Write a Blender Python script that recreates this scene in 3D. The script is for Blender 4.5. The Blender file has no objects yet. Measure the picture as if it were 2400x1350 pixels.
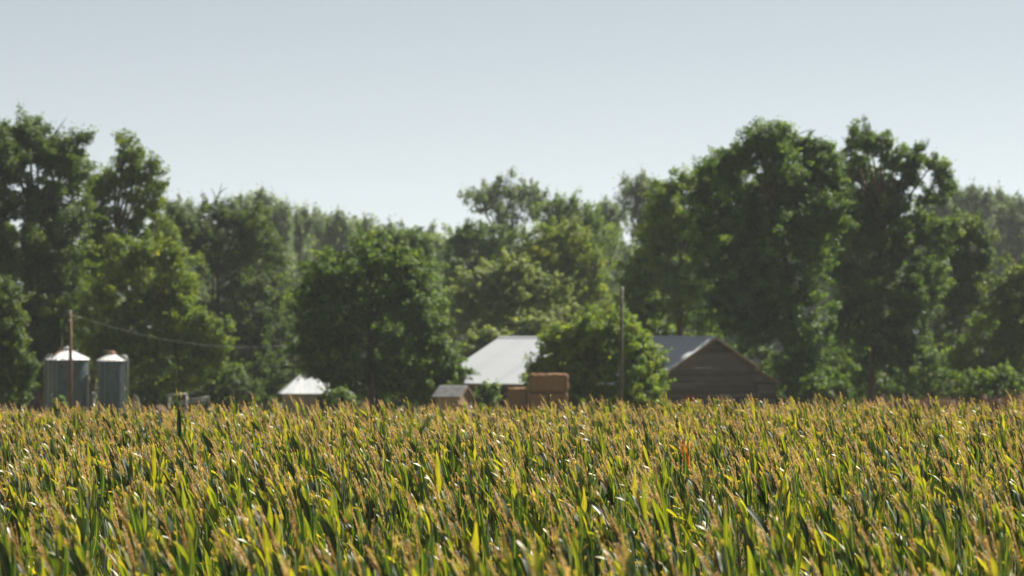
import bpy, math, random
import numpy as np
from mathutils import Vector, Matrix, Euler

R = math.radians
rnd = random.Random(7)
SC = bpy.context.scene
COL = SC.collection

# ------------------------------------------------------------------ camera
CAM_Z = 4.2                       # camera height above the soil of the corn field
F_PX = 9000.0                     # focal length in pixels of a 2400 px wide frame (135 mm)
HZ = 792.0                        # horizon row
cam_d = bpy.data.cameras.new("camera")
cam_d.lens = 135.0
cam_d.sensor_width = 36.0
cam_d.clip_start = 0.5
cam_d.clip_end = 9000.0
cam_d.dof.use_dof = True
cam_d.dof.focus_distance = 57.0
cam_d.dof.aperture_fstop = 2.4
cam = bpy.data.objects.new("camera", cam_d)
COL.objects.link(cam)
cam.location = (0, 0, CAM_Z)
cam.rotation_euler = (R(90) + math.atan((HZ - 675.0) / F_PX), 0, 0)
SC.camera = cam

# ------------------------------------------------------------------ sky and sun
SUN_EL, SUN_AZ = R(50), R(50)     # azimuth measured from +Y (view direction) towards +X
world = bpy.data.worlds.new("World")
SC.world = world
world.use_nodes = True
wn = world.node_tree
wn.nodes.clear()
sky = wn.nodes.new("ShaderNodeTexSky")
sky.sky_type = 'NISHITA'
sky.sun_disc = False
sky.sun_elevation = SUN_EL
sky.sun_rotation = SUN_AZ
sky.altitude = 300
sky.air_density = 0.6
sky.dust_density = 0.15
sky.ozone_density = 1.2
bg = wn.nodes.new("ShaderNodeBackground")
bg.inputs[1].default_value = 0.054
wo = wn.nodes.new("ShaderNodeOutputWorld")
# thin milky overcast of a hazy summer day: the sky's colour is partly washed out everywhere
bw = wn.nodes.new("ShaderNodeRGBToBW")
wash = wn.nodes.new("ShaderNodeMix")
wash.data_type = 'RGBA'
wash.inputs[0].default_value = 0.78
wn.links.new(sky.outputs[0], bw.inputs[0])
wn.links.new(sky.outputs[0], wash.inputs[6])
grey = wn.nodes.new("ShaderNodeMix")
grey.data_type = 'RGBA'
grey.blend_type = 'MULTIPLY'
grey.inputs[0].default_value = 1.0
grey.inputs[7].default_value = (0.955, 1.005, 0.995, 1)
wn.links.new(bw.outputs[0], grey.inputs[6])
wn.links.new(grey.outputs[2], wash.inputs[7])
wn.links.new(wash.outputs[2], bg.inputs[0])
wn.links.new(bg.outputs[0], wo.inputs[0])

S_DIR = Vector((math.cos(SUN_EL) * math.sin(SUN_AZ), math.cos(SUN_EL) * math.cos(SUN_AZ), math.sin(SUN_EL)))
sun_d = bpy.data.lights.new("sun", 'SUN')
sun_d.energy = 5.0
sun_d.angle = R(0.53)
sun_d.color = (1.0, 0.94, 0.84)
sun = bpy.data.objects.new("sun", sun_d)
COL.objects.link(sun)
sun.rotation_euler = S_DIR.to_track_quat('Z', 'Y').to_euler()

SC.view_settings.view_transform = 'Standard'
SC.view_settings.look = 'None'
SC.view_settings.exposure = 1.18
SC.view_settings.gamma = 1.0
SC.render.engine = 'CYCLES'
SC.cycles.use_denoising = True
SC.cycles.max_bounces = 8
SC.cycles.diffuse_bounces = 3
SC.cycles.transmission_bounces = 4
SC.cycles.volume_bounces = 0
SC.cycles.sample_clamp_indirect = 6.0
SC.cycles.use_adaptive_sampling = True
SC.cycles.adaptive_threshold = 0.012


# ------------------------------------------------------------------ helpers
def P(x, y, Y):
    """photo pixel at depth Y -> world point"""
    return Vector(((x - 1200.0) / F_PX * Y, Y, CAM_Z - (y - HZ) / F_PX * Y))


def mpx(Y):
    return Y / F_PX


def ground_z(x, y):
    """soil height: field nearly level, farmyard about 2.7 m lower"""
    t = min(max((y - 102.0) / 110.0, 0.0), 1.0)
    drop = -2.7 * t * t * (3 - 2 * t)
    tilt = 0.0085 * x * min(max(y / 100.0, 0), 1.0) * (1 - t)
    und = 0.05 * math.sin(x * 0.31 + 1.3) * math.sin(y * 0.13) * (1 - t)
    return drop + tilt + und


GZ = -2.7


def link(name, mesh, parent=None, mat=None, loc=None, rot=None, smooth=False):
    o = bpy.data.objects.new(name, mesh)
    COL.objects.link(o)
    if parent is not None:
        o.parent = parent
    if mat is not None and mesh is not None and len(mesh.materials) == 0:
        mesh.materials.append(mat)
    if loc is not None:
        o.location = loc
    if rot is not None:
        o.rotation_euler = rot
    return o


def empty(name, loc, label=None, cat=None, group=None, rot=None):
    o = bpy.data.objects.new(name, None)
    COL.objects.link(o)
    o.empty_display_size = 0.2
    o.location = loc
    if rot is not None:
        o.rotation_euler = rot
    return tag(o, label, cat, group)


def tag(o, label=None, cat=None, group=None, kind=None):
    if label:
        o["label"] = label
    if cat:
        o["category"] = cat
    if group:
        o["group"] = group
    if kind:
        o["kind"] = kind
    return o


def np_mesh(name, V, F, smooth=False, attrs=None, uv=None):
    """V (n,3), F (m,k) arrays; attrs {name: (domain, values)}"""
    V = np.asarray(V, dtype=np.float32)
    F = np.asarray(F, dtype=np.int32)
    me = bpy.data.meshes.new(name)
    k = F.shape[1]
    me.vertices.add(len(V))
    me.vertices.foreach_set("co", V.ravel())
    me.loops.add(F.size)
    me.loops.foreach_set("vertex_index", F.ravel())
    me.polygons.add(len(F))
    me.polygons.foreach_set("loop_start", np.arange(0, F.size, k, dtype=np.int32))
    if smooth:
        me.polygons.foreach_set("use_smooth", np.ones(len(F), dtype=bool))
    if uv is not None:
        l = me.uv_layers.new(name="UVMap")
        l.data.foreach_set("uv", np.asarray(uv, dtype=np.float32)[F.ravel()].ravel())
    for an, (dom, vals) in (attrs or {}).items():
        a = me.attributes.new(an, 'FLOAT', dom)
        a.data.foreach_set("value", np.asarray(vals, dtype=np.float32))
    me.update(calc_edges=True)
    return me


class MB:
    """collects polygons for one small mesh"""

    def __init__(self):
        self.v, self.f = [], []

    def add(self, vs, fs):
        b = len(self.v)
        self.v += [tuple(p) for p in vs]
        self.f += [tuple(i + b for i in f) for f in fs]
        return self

    def box(self, x0, x1, y0, y1, z0, z1, M=None):
        vs = [Vector(p) for p in ((x0, y0, z0), (x1, y0, z0), (x1, y1, z0), (x0, y1, z0), (x0, y0, z1), (x1, y0, z1), (x1, y1, z1), (x0, y1, z1))]
        if M is not None:
            vs = [M @ p for p in vs]
        return self.add(vs, [(3, 2, 1, 0), (4, 5, 6, 7), (0, 1, 5, 4), (1, 2, 6, 5), (2, 3, 7, 6), (3, 0, 4, 7)])

    def prism(self, poly, axis, a, b):
        """poly: 2-D points (x,z) for axis 'y' or (y,z) for axis 'x', extruded from a to b"""
        n = len(poly)
        mk = (lambda p, t: (p[0], t, p[1])) if axis == 'y' else ((lambda p, t: (t, p[0], p[1])) if axis == 'x' else (lambda p, t: (p[0], p[1], t)))
        vs = [mk(p, a) for p in poly] + [mk(p, b) for p in poly]
        fs = [tuple(range(n - 1, -1, -1)), tuple(range(n, 2 * n))] + [(i, (i + 1) % n, n + (i + 1) % n, n + i) for i in range(n)]
        return self.add(vs, fs)

    def tube(self, pts, radii, n=8, caps=True):
        pts = [Vector(p) for p in pts]
        if not hasattr(radii, '__len__'):
            radii = [radii] * len(pts)
        b = len(self.v)
        prev = None
        for i, p in enumerate(pts):
            d = (pts[min(i + 1, len(pts) - 1)] - pts[max(i - 1, 0)])
            d = d.normalized() if d.length > 1e-9 else Vector((0, 0, 1))
            ref = prev if prev is not None else (Vector((1, 0, 0)) if abs(d.z) > 0.8 else Vector((0, 0, 1)))
            a = (ref - d * ref.dot(d))
            a = a.normalized() if a.length > 1e-6 else d.orthogonal().normalized()
            prev = a
            c = d.cross(a)
            for k in range(n):
                t = 2 * math.pi * k / n
                self.v.append(tuple(p + (a * math.cos(t) + c * math.sin(t)) * radii[i]))
        for i in range(len(pts) - 1):
            for k in range(n):
                k2 = (k + 1) % n
                self.f.append((b + i * n + k, b + i * n + k2, b + (i + 1) * n + k2, b + (i + 1) * n + k))
        if caps:
            self.f.append(tuple(b + k for k in range(n - 1, -1, -1)))
            e = b + (len(pts) - 1) * n
            self.f.append(tuple(e + k for k in range(n)))
        return self

    def lathe(self, prof, n=32, a0=0.0, a1=2 * math.pi):
        full = abs(a1 - a0 - 2 * math.pi) < 1e-6
        m = n if full else n + 1
        b = len(self.v)
        for (r, z) in prof:
            for k in range(m):
                t = a0 + (a1 - a0) * k / n
                self.v.append((r * math.cos(t), r * math.sin(t), z))
        for i in range(len(prof) - 1):
            for k in range(n):
                k2 = (k + 1) % m
                self.f.append((b + i * m + k, b + i * m + k2, b + (i + 1) * m + k2, b + (i + 1) * m + k))
        return self

    def mesh(self, name, smooth=False):
        me = bpy.data.meshes.new(name)
        me.from_pydata(self.v, [], self.f)
        if smooth:
            me.polygons.foreach_set("use_smooth", [True] * len(me.polygons))
        me.update()
        return me

    def build(self, name, mat, parent=None, smooth=False, loc=None, rot=None):
        return link(name, self.mesh(name, smooth), parent, mat, loc, rot)


# ------------------------------------------------------------------ materials
class NT:
    def __init__(self, name):
        self.m = bpy.data.materials.new(name)
        self.m.use_nodes = True
        self.t = self.m.node_tree
        self.t.nodes.clear()
        self.out = self.n("ShaderNodeOutputMaterial")

    def n(self, kind, **kw):
        nd = self.t.nodes.new(kind)
        for k, v in kw.items():
            setattr(nd, k, v)
        return nd

    def l(self, a, b):
        self.t.links.new(a, b)

    def ramp(self, src, stops, interp='LINEAR'):
        r = self.n("ShaderNodeValToRGB")
        r.color_ramp.interpolation = interp
        el = r.color_ramp.elements
        while len(el) < len(stops):
            el.new(0.5)
        for e, (p, c) in zip(el, stops):
            e.position = p
            e.color = (c[0], c[1], c[2], 1)
        if src is not None:
            self.l(src, r.inputs[0])
        return r.outputs[0]

    def noise(self, scale, detail=4, rough=0.6, coord='Object', vec=None, stretch=None):
        if vec is None:
            tc = self.n("ShaderNodeTexCoord")
            vec = tc.outputs[coord]
        if stretch is not None:
            mp = self.n("ShaderNodeMapping")
            mp.inputs['Scale'].default_value = stretch
            self.l(vec, mp.inputs[0])
            vec = mp.outputs[0]
        nz = self.n("ShaderNodeTexNoise")
        nz.inputs['Scale'].default_value = scale
        nz.inputs['Detail'].default_value = detail
        nz.inputs['Roughness'].default_value = rough
        self.l(vec, nz.inputs['Vector'])
        return nz.outputs[0]

    def mix(self, fac, a, b, mode='MIX'):
        mx = self.n("ShaderNodeMix", data_type='RGBA', blend_type=mode)
        for s, v in ((0, fac), (6, a), (7, b)):
            if hasattr(v, 'is_linked') or hasattr(v, 'links'):
                self.l(v, mx.inputs[s])
            elif isinstance(v, (int, float)):
                mx.inputs[s].default_value = v
            else:
                mx.inputs[s].default_value = (v[0], v[1], v[2], 1)
        return mx.outputs[2]

    def math(self, op, a, b=None, clamp=False):
        m = self.n("ShaderNodeMath", operation=op, use_clamp=clamp)
        for i, v in enumerate((a, b)):
            if v is None:
                continue
            if isinstance(v, (int, float)):
                m.inputs[i].default_value = v
            else:
                self.l(v, m.inputs[i])
        return m.outputs[0]

    def attr(self, name):
        a = self.n("ShaderNodeAttribute", attribute_name=name)
        return a.outputs['Fac']

    def principled(self, color, rough=0.6, metal=0.0, spec=0.5, bump=None, bump_s=0.3, bump_d=0.01):
        p = self.n("ShaderNodeBsdfPrincipled")
        for key, v in (('Base Color', color), ('Roughness', rough), ('Metallic', metal), ('Specular IOR Level', spec)):
            if isinstance(v, (int, float)):
                p.inputs[key].default_value = v
            elif isinstance(v, tuple):
                p.inputs[key].default_value = (v[0], v[1], v[2], 1)
            else:
                self.l(v, p.inputs[key])
        if bump is not None:
            b = self.n("ShaderNodeBump")
            b.inputs['Strength'].default_value = bump_s
            b.inputs['Distance'].default_value = bump_d
            self.l(bump, b.inputs['Height'])
            self.l(b.outputs[0], p.inputs['Normal'])
        return p

    def done(self, shader):
        self.l(shader.outputs[0] if hasattr(shader, 'outputs') else shader, self.out.inputs[0])
        return self.m


def m_simple(name, c1, c2, scale=3.0, rough=0.7, metal=0.0, stretch=None, spec=0.4, bump=0.0, rand=0.0):
    t = NT(name)
    nz = t.noise(scale, stretch=stretch)
    col = t.ramp(nz, [(0.32, c1), (0.68, c2)])
    if rand:
        oi = t.n("ShaderNodeObjectInfo")
        f = t.math('MULTIPLY_ADD', oi.outputs['Random'], rand)
        t.t.nodes[-1].inputs[2].default_value = 1.0 - rand / 2
        cmb = t.n("ShaderNodeCombineColor")
        for i in range(3):
            t.l(f, cmb.inputs[i])
        col = t.mix(1.0, col, cmb.outputs[0], 'MULTIPLY')
    return t.done(t.principled(col, rough, metal, spec, nz if bump else None, bump, 0.02))


def m_leaf(name, dark, mid, yellow, transl=0.44, rough=0.55, trans_gain=1.9, spec=0.22):
    """tree foliage: colour runs dark - mid - yellow with the clump's own tint"""
    t = NT(name)
    tint = t.attr("tint")
    col = t.ramp(tint, [(0.0, dark), (0.55, mid), (1.0, yellow)])
    p = t.principled(col, rough, 0.0, spec)
    tr = t.n("ShaderNodeBsdfTranslucent")
    tc = t.mix(1.0, col, (trans_gain * 1.05, trans_gain, trans_gain * 0.45), 'MULTIPLY')
    t.l(tc, tr.inputs[0])
    ms = t.n("ShaderNodeMixShader")
    ms.inputs[0].default_value = transl
    t.l(p.outputs[0], ms.inputs[1])
    t.l(tr.outputs[0], ms.inputs[2])
    return t.done(ms)


def m_corn_leaf():
    t = NT("corn_leaf")
    uv = t.n("ShaderNodeUVMap", uv_map="UVMap")
    sep = t.n("ShaderNodeSeparateXYZ")
    t.l(uv.outputs[0], sep.inputs[0])
    u, v = sep.outputs[0], sep.outputs[1]
    oi = t.n("ShaderNodeObjectInfo")
    tint = t.attr("tint")
    j = t.math('MULTIPLY_ADD', oi.outputs['Random'], 0.26)
    t.t.nodes[-1].inputs[2].default_value = -0.13
    nz = t.noise(2.2, 3, coord='Object')
    nj = t.math('MULTIPLY_ADD', nz, 0.3)
    t.t.nodes[-1].inputs[2].default_value = -0.15
    tt = t.math('ADD', t.math('ADD', tint, j), nj, clamp=True)
    col = t.ramp(tt, [(0.0, (0.008, 0.029, 0.012)), (0.35, (0.024, 0.062, 0.016)), (0.6, (0.135, 0.185, 0.020)),
                      (0.8, (0.30, 0.29, 0.035)), (0.93, (0.36, 0.27, 0.06)), (1.0, (0.33, 0.135, 0.035))])
    # parallel veins and a pale midrib
    w = t.math('SINE', t.math('MULTIPLY', u, 75.0))
    vein = t.math('MULTIPLY_ADD', w, 0.12)
    t.t.nodes[-1].inputs[2].default_value = 0.96
    cmb = t.n("ShaderNodeCombineColor")
    for i in range(3):
        t.l(vein, cmb.inputs[i])
    col = t.mix(1.0, col, cmb.outputs[0], 'MULTIPLY')
    rib = t.math('LESS_THAN', t.math('ABSOLUTE', t.math('SUBTRACT', u, 0.5)), 0.045)
    col = t.mix(t.math('MULTIPLY', rib, 0.6), col, (0.30, 0.33, 0.14))
    # dry tip and edges
    edge = t.math('MULTIPLY', t.math('ABSOLUTE', t.math('SUBTRACT', u, 0.5)), 0.25)
    tip = t.math('ADD', t.math('ADD', v, edge), t.math('MULTIPLY', nz, 0.25))
    tf = t.n("ShaderNodeMapRange")
    tf.inputs[1].default_value = 1.08
    tf.inputs[2].default_value = 1.22
    t.l(tip, tf.inputs[0])
    col = t.mix(tf.outputs[0], col, (0.38, 0.29, 0.125))
    p = t.principled(col, 0.50, 0.0, 0.5)
    p.inputs['IOR'].default_value = 1.85
    tr = t.n("ShaderNodeBsdfTranslucent")
    t.l(t.mix(1.0, col, (3.1, 2.55, 0.5), 'MULTIPLY'), tr.inputs[0])
    ms = t.n("ShaderNodeMixShader")
    ms.inputs[0].default_value = 0.36
    t.l(p.outputs[0], ms.inputs[1])
    t.l(tr.outputs[0], ms.inputs[2])
    return t.done(ms)


def m_tassel():
    t = NT("corn_tassel")
    oi = t.n("ShaderNodeObjectInfo")
    tint = t.attr("tint")
    f = t.math('MULTIPLY_ADD', oi.outputs['Random'], 0.5)
    t.t.nodes[-1].inputs[2].default_value = -0.25
    col = t.ramp(t.math('ADD', tint, f, clamp=True), [(0.0, (0.27, 0.175, 0.066)), (0.5, (0.51, 0.365, 0.150)), (1.0, (0.84, 0.70, 0.38))])
    p = t.principled(col, 0.5, 0.0, 0.45)
    tr = t.n("ShaderNodeBsdfTranslucent")
    t.l(t.mix(1.0, col, (1.3, 1.12, 0.65), 'MULTIPLY'), tr.inputs[0])
    ms = t.n("ShaderNodeMixShader")
    ms.inputs[0].default_value = 0.40
    t.l(p.outputs[0], ms.inputs[1])
    t.l(tr.outputs[0], ms.inputs[2])
    return t.done(ms)


M = {}
M['corn_leaf'] = m_corn_leaf()
M['tassel'] = m_tassel()
M['stalk'] = m_simple("corn_stalk", (0.09, 0.14, 0.03), (0.19, 0.20, 0.06), 6, 0.5)
M['bark'] = m_simple("bark", (0.05, 0.038, 0.026), (0.13, 0.10, 0.07), 4, 0.9, stretch=(1, 1, 0.2), bump=0.5)
M['bark_warm'] = m_simple("bark_warm", (0.06, 0.04, 0.027), (0.12, 0.08, 0.052), 4, 0.9, stretch=(1, 1, 0.2), bump=0.5)
M['soil'] = None
M['barn_wood'] = m_simple("weathered_barn_wood", (0.040, 0.034, 0.030), (0.135, 0.115, 0.10), 3.5, 0.85, stretch=(0.35, 3, 9), bump=0.3, rand=0.85)
M['barn_trim'] = m_simple("brown_trim_wood", (0.15, 0.085, 0.045), (0.26, 0.16, 0.09), 3, 0.8, rand=0.2)
M['pale_wood'] = m_simple("pale_bare_wood", (0.20, 0.18, 0.155), (0.34, 0.31, 0.27), 4, 0.85, stretch=(4, 4, 0.6), rand=0.2)
M['tan_wood'] = m_simple("tan_shed_wood", (0.25, 0.16, 0.095), (0.40, 0.27, 0.17), 3, 0.85, stretch=(5, 5, 0.5), rand=0.25)
M['beige_wall'] = m_simple("beige_wall_board", (0.24, 0.20, 0.16), (0.36, 0.31, 0.25), 2, 0.85, rand=0.15)
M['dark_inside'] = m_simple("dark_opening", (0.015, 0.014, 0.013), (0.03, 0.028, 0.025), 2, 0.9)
M['roof_metal'] = m_simple("galvanised_roof", (0.52, 0.55, 0.58), (0.70, 0.72, 0.73), 1.4, 0.42, 0.25, stretch=(2, 0.25, 1), rand=0.14)
_t = NT("galvanised_roof_worn")
_a = _t.noise(1.4, 5, stretch=(2.5, 0.25, 1))
_b = _t.noise(0.55, 4, 0.7, stretch=(3.0, 0.5, 1))
_oi = _t.n("ShaderNodeObjectInfo")
_c = _t.ramp(_a, [(0.3, (0.46, 0.49, 0.52)), (0.7, (0.66, 0.68, 0.69))])
_c = _t.mix(_t.ramp(_oi.outputs['Random'], [(0.55, (0, 0, 0)), (0.95, (0.5, 0.5, 0.5))]), _c, (0.40, 0.44, 0.48))
_c = _t.mix(_t.ramp(_b, [(0.62, (0, 0, 0)), (0.80, (0.55, 0.55, 0.55))]), _c, (0.30, 0.21, 0.15))
M['roof_metal'] = _t.done(_t.principled(_c, 0.42, 0.28, 0.5))
M['bin_metal'] = m_simple("galvanised_bin", (0.070, 0.090, 0.105), (0.115, 0.142, 0.162), 2.2, 0.33, 0.0, stretch=(1, 1, 0.3), rand=0.12, spec=0.15)
M['bin_roof'] = m_simple("bin_roof_metal", (0.60, 0.61, 0.61), (0.78, 0.78, 0.77), 2, 0.45, 0.2, rand=0.08)
M['rust'] = m_simple("rusty_metal", (0.22, 0.10, 0.05), (0.40, 0.22, 0.12), 5, 0.8)
M['pipe'] = m_simple("dull_grey_pipe", (0.22, 0.24, 0.24), (0.36, 0.37, 0.36), 3, 0.5, 0.5)
M['white_pipe'] = m_simple("worn_white_pipe", (0.17, 0.17, 0.16), (0.30, 0.295, 0.28), 4, 0.6)
M['shingle'] = m_simple("grey_shingle", (0.11, 0.115, 0.115), (0.22, 0.22, 0.22), 9, 0.9, rand=0.4)
M['pole_wood'] = m_simple("pole_wood", (0.08, 0.042, 0.022), (0.145, 0.078, 0.042), 3, 0.85, stretch=(3, 3, 0.25))
M['pole_grey'] = m_simple("grey_pole_wood", (0.045, 0.037, 0.03), (0.085, 0.068, 0.056), 3, 0.85, stretch=(3, 3, 0.25))
M['wire'] = m_simple("wire", (0.12, 0.125, 0.125), (0.2, 0.2, 0.2), 2, 0.4, 0.5)
M['ceramic'] = m_simple("insulator_ceramic", (0.45, 0.38, 0.35), (0.6, 0.5, 0.46), 4, 0.3)
M['hay'] = m_simple("hay", (0.15, 0.080, 0.038), (0.27, 0.155, 0.078), 9, 0.95, stretch=(1, 1, 4), bump=0.8, rand=0.12)
M['twine'] = m_simple("bale_twine", (0.25, 0.17, 0.09), (0.34, 0.24, 0.13), 8, 0.9)
M['red_paint'] = m_simple("faded_red_paint", (0.20, 0.035, 0.03), (0.30, 0.06, 0.05), 4, 0.7)
M['stone'] = m_simple("pale_stone", (0.20, 0.165, 0.125), (0.32, 0.27, 0.21), 3, 0.9, bump=0.6)
M['mound'] = m_simple("brown_mound", (0.10, 0.06, 0.035), (0.17, 0.105, 0.06), 5, 0.9)
M['concrete'] = m_simple("concrete", (0.28, 0.27, 0.25), (0.38, 0.37, 0.35), 2, 0.9)

LEAF = {
    'dark':   m_leaf("foliage_dark_green", (0.039, 0.070, 0.018), (0.078, 0.126, 0.025), (0.148, 0.182, 0.037)),
    'lush':   m_leaf("foliage_lush_green", (0.042, 0.083, 0.025), (0.081, 0.144, 0.032), (0.168, 0.215, 0.046)),
    'yellow': m_leaf("foliage_yellow_green", (0.071, 0.117, 0.021), (0.143, 0.198, 0.029), (0.296, 0.298, 0.048)),
    'olive':  m_leaf("foliage_olive", (0.043, 0.076, 0.026), (0.081, 0.124, 0.034), (0.155, 0.183, 0.051)),
    'pale':   m_leaf("foliage_haze_paled_green", (0.081, 0.119, 0.078), (0.145, 0.198, 0.127), (0.229, 0.284, 0.184)),  # distance haze is put into this leaf colour, paler and greyer for far trees
    'mid':    m_leaf("foliage_mid_green", (0.052, 0.099, 0.028), (0.101, 0.169, 0.044), (0.188, 0.247, 0.065)),
    'bright': m_leaf("foliage_bright_green", (0.056, 0.107, 0.020), (0.115, 0.187, 0.030), (0.244, 0.288, 0.051)),
    'sage':   m_leaf("foliage_sage", (0.097, 0.136, 0.055), (0.184, 0.232, 0.098), (0.306, 0.329, 0.160)),
    'dry':    m_leaf("foliage_dry_red_brown", (0.075, 0.036, 0.018), (0.14, 0.070, 0.032), (0.20, 0.12, 0.055), 0.2),
}


def m_ground():
    t = NT("ground_soil_and_grass")
    geo = t.n("ShaderNodeNewGeometry")
    n1 = t.noise(0.8, 5, vec=geo.outputs['Position'])
    n2 = t.noise(7.0, 4, vec=geo.outputs['Position'])
    soil = t.ramp(n2, [(0.3, (0.075, 0.052, 0.034)), (0.7, (0.15, 0.11, 0.072))])
    grass = t.ramp(n1, [(0.3, (0.07, 0.085, 0.03)), (0.7, (0.16, 0.145, 0.065))])
    sep = t.n("ShaderNodeSeparateXYZ")
    t.l(geo.outputs['Position'], sep.inputs[0])
    mr = t.n("ShaderNodeMapRange")
    mr.inputs[1].default_value = 101.0
    mr.inputs[2].default_value = 104.0
    t.l(sep.outputs[1], mr.inputs[0])
    return t.done(t.principled(t.mix(mr.outputs[0], soil, grass), 0.95, 0, 0.2, n2, 0.6, 0.05))


# ------------------------------------------------------------------ ground
def build_ground():
    xs = [-5000, -2500, -1200, -600, -300, -150] + list(np.linspace(-80, 80, 41)) + [150, 300, 600, 1200, 2500, 5000]
    ys = [-3000, -800, -200, -60, -20] + list(np.linspace(0, 120, 41)) + list(np.linspace(130, 260, 14)) + [300, 350, 420, 520, 700, 1000, 1600, 2600, 4500, 7000]
    V = [(x, y, ground_z(max(min(x, 80), -80), y)) for y in ys for x in xs]
    nx = len(xs)
    F = [(j * nx + i, j * nx + i + 1, (j + 1) * nx + i + 1, (j + 1) * nx + i) for j in range(len(ys) - 1) for i in range(nx - 1)]
    o = link("ground", np_mesh("ground", V, F, True), None, m_ground())
    tag(o, "brown soil and dry grass of the field and farmyard", None, None, "structure")


build_ground()

# ------------------------------------------------------------------ foliage
TRI_COUNT = 0


def leaf_cards(C, N, size, rng, aspect=0.74):
    """C (n,3) centres, N (n,3) normals -> small pointed leaf sprays"""
    n = len(C)
    a = rng.normal(size=(n, 3))
    a -= N * np.sum(a * N, axis=1, keepdims=True)
    a /= np.linalg.norm(a, axis=1, keepdims=True) + 1e-9
    b = np.cross(N, a)
    s = (size * rng.uniform(0.6, 1.35, n))[:, None]
    V = np.empty((n, 3, 3))
    V[:, 0] = C - a * s * 0.42 + b * s * 0.5 * aspect
    V[:, 1] = C + a * s * 0.58
    V[:, 2] = C - a * s * 0.42 - b * s * 0.5 * aspect
    F = np.arange(n * 3).reshape(n, 3)
    return V.reshape(-1, 3), F


def crown_mesh(name, lobes, rng, leaf=0.26, dens=60, clump=0.85, shell=0.45, tint0=0.4, spiky=0.0, flat=0.75, tint_sd=0.17):
    """lobes: (centre Vector, rx, ry, rz) ellipsoids; leaves sit in clumps spread through each ellipsoid"""
    CC, NN, TT = [], [], []
    for (c, rx, ry, rz) in lobes:
        area = math.pi * rx * rz
        nl = int(dens * area * 3.1)
        ncl = max(6, int(area / (clump * clump) * 1.7))
        d = rng.normal(size=(ncl, 3))
        d /= np.linalg.norm(d, axis=1, keepdims=True)
        rr = rng.uniform(shell, 1.0, ncl) ** 0.6 * rng.uniform(0.85, 1.18, ncl)
        cc = d * rr[:, None] * np.array([rx, ry, rz])
        cs = clump * rng.uniform(0.3, 1.05, ncl)
        ctint = np.clip(rng.normal(tint0, tint_sd, ncl), 0, 1)
        per = rng.multinomial(nl, cs ** 2 / np.sum(cs ** 2))
        idx = np.repeat(np.arange(ncl), per)
        m = len(idx)
        q = rng.normal(size=(m, 3))
        q /= np.linalg.norm(q, axis=1, keepdims=True)
        q *= (rng.uniform(0, 1, m) ** 0.42)[:, None]
        off = q * cs[idx][:, None] * np.array([1.0, 1.0, flat])
        if spiky:
            # shoots: pull leaves along an upward axis of each clump
            off[:, 2] += np.abs(rng.normal(size=m)) * spiky * cs[idx]
            off[:, :2] *= np.clip(1.0 - 0.45 * off[:, 2:3] / (cs[idx][:, None] * (1 + spiky)), 0.25, 1.2)
        # some clumps are drawn out into sprays along their own direction
        ax = d + np.array([0, 0, 0.35]) + rng.normal(0, 0.35, (ncl, 3))
        ax /= np.linalg.norm(ax, axis=1, keepdims=True)
        el = np.where(rng.random(ncl) < 0.45, rng.uniform(0.5, 1.5, ncl), 0.0)
        along = np.sum(q * ax[idx], axis=1)
        off += ax[idx] * (along * el[idx] * cs[idx])[:, None]
        off -= (off - ax[idx] * np.sum(off * ax[idx], axis=1)[:, None]) * (np.clip(el[idx], 0, 1) * 0.35)[:, None]
        # loose sprigs that reach out of the clump
        sp = rng.random(m) < 0.16
        reach = np.abs(rng.normal(0, 0.36, m)) * sp
        off += (d[idx] * 0.8 + np.array([0, 0, 0.5])) * (reach * np.maximum(cs[idx], 0.4))[:, None]
        out = d[idx] * 0.55 + q * 0.6 + np.array([0, 0, 0.35]) + rng.normal(size=(m, 3)) * 0.55
        out /= np.linalg.norm(out, axis=1, keepdims=True)
        CC.append(np.array(c) + cc[idx] + off)
        NN.append(out)
        TT.append(np.clip(ctint[idx] + rng.normal(0, 0.10, m), 0, 1))
    C, N, T = np.concatenate(CC), np.concatenate(NN), np.concatenate(TT)
    V, F = leaf_cards(C, N, leaf * 0.96, rng)
    global TRI_COUNT
    TRI_COUNT += len(F)
    return np_mesh(name, V, F, False, {"tint": ('FACE', T)})


def bez(a, b, bend, n=6):
    a, b = Vector(a), Vector(b)
    mid = (a + b) / 2 + Vector(bend)
    out = []
    for i in range(n):
        t = i / (n - 1)
        out.append(a * (1 - t) ** 2 + mid * 2 * t * (1 - t) + b * t * t)
    return out


TREE_SEED = [100]


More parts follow.
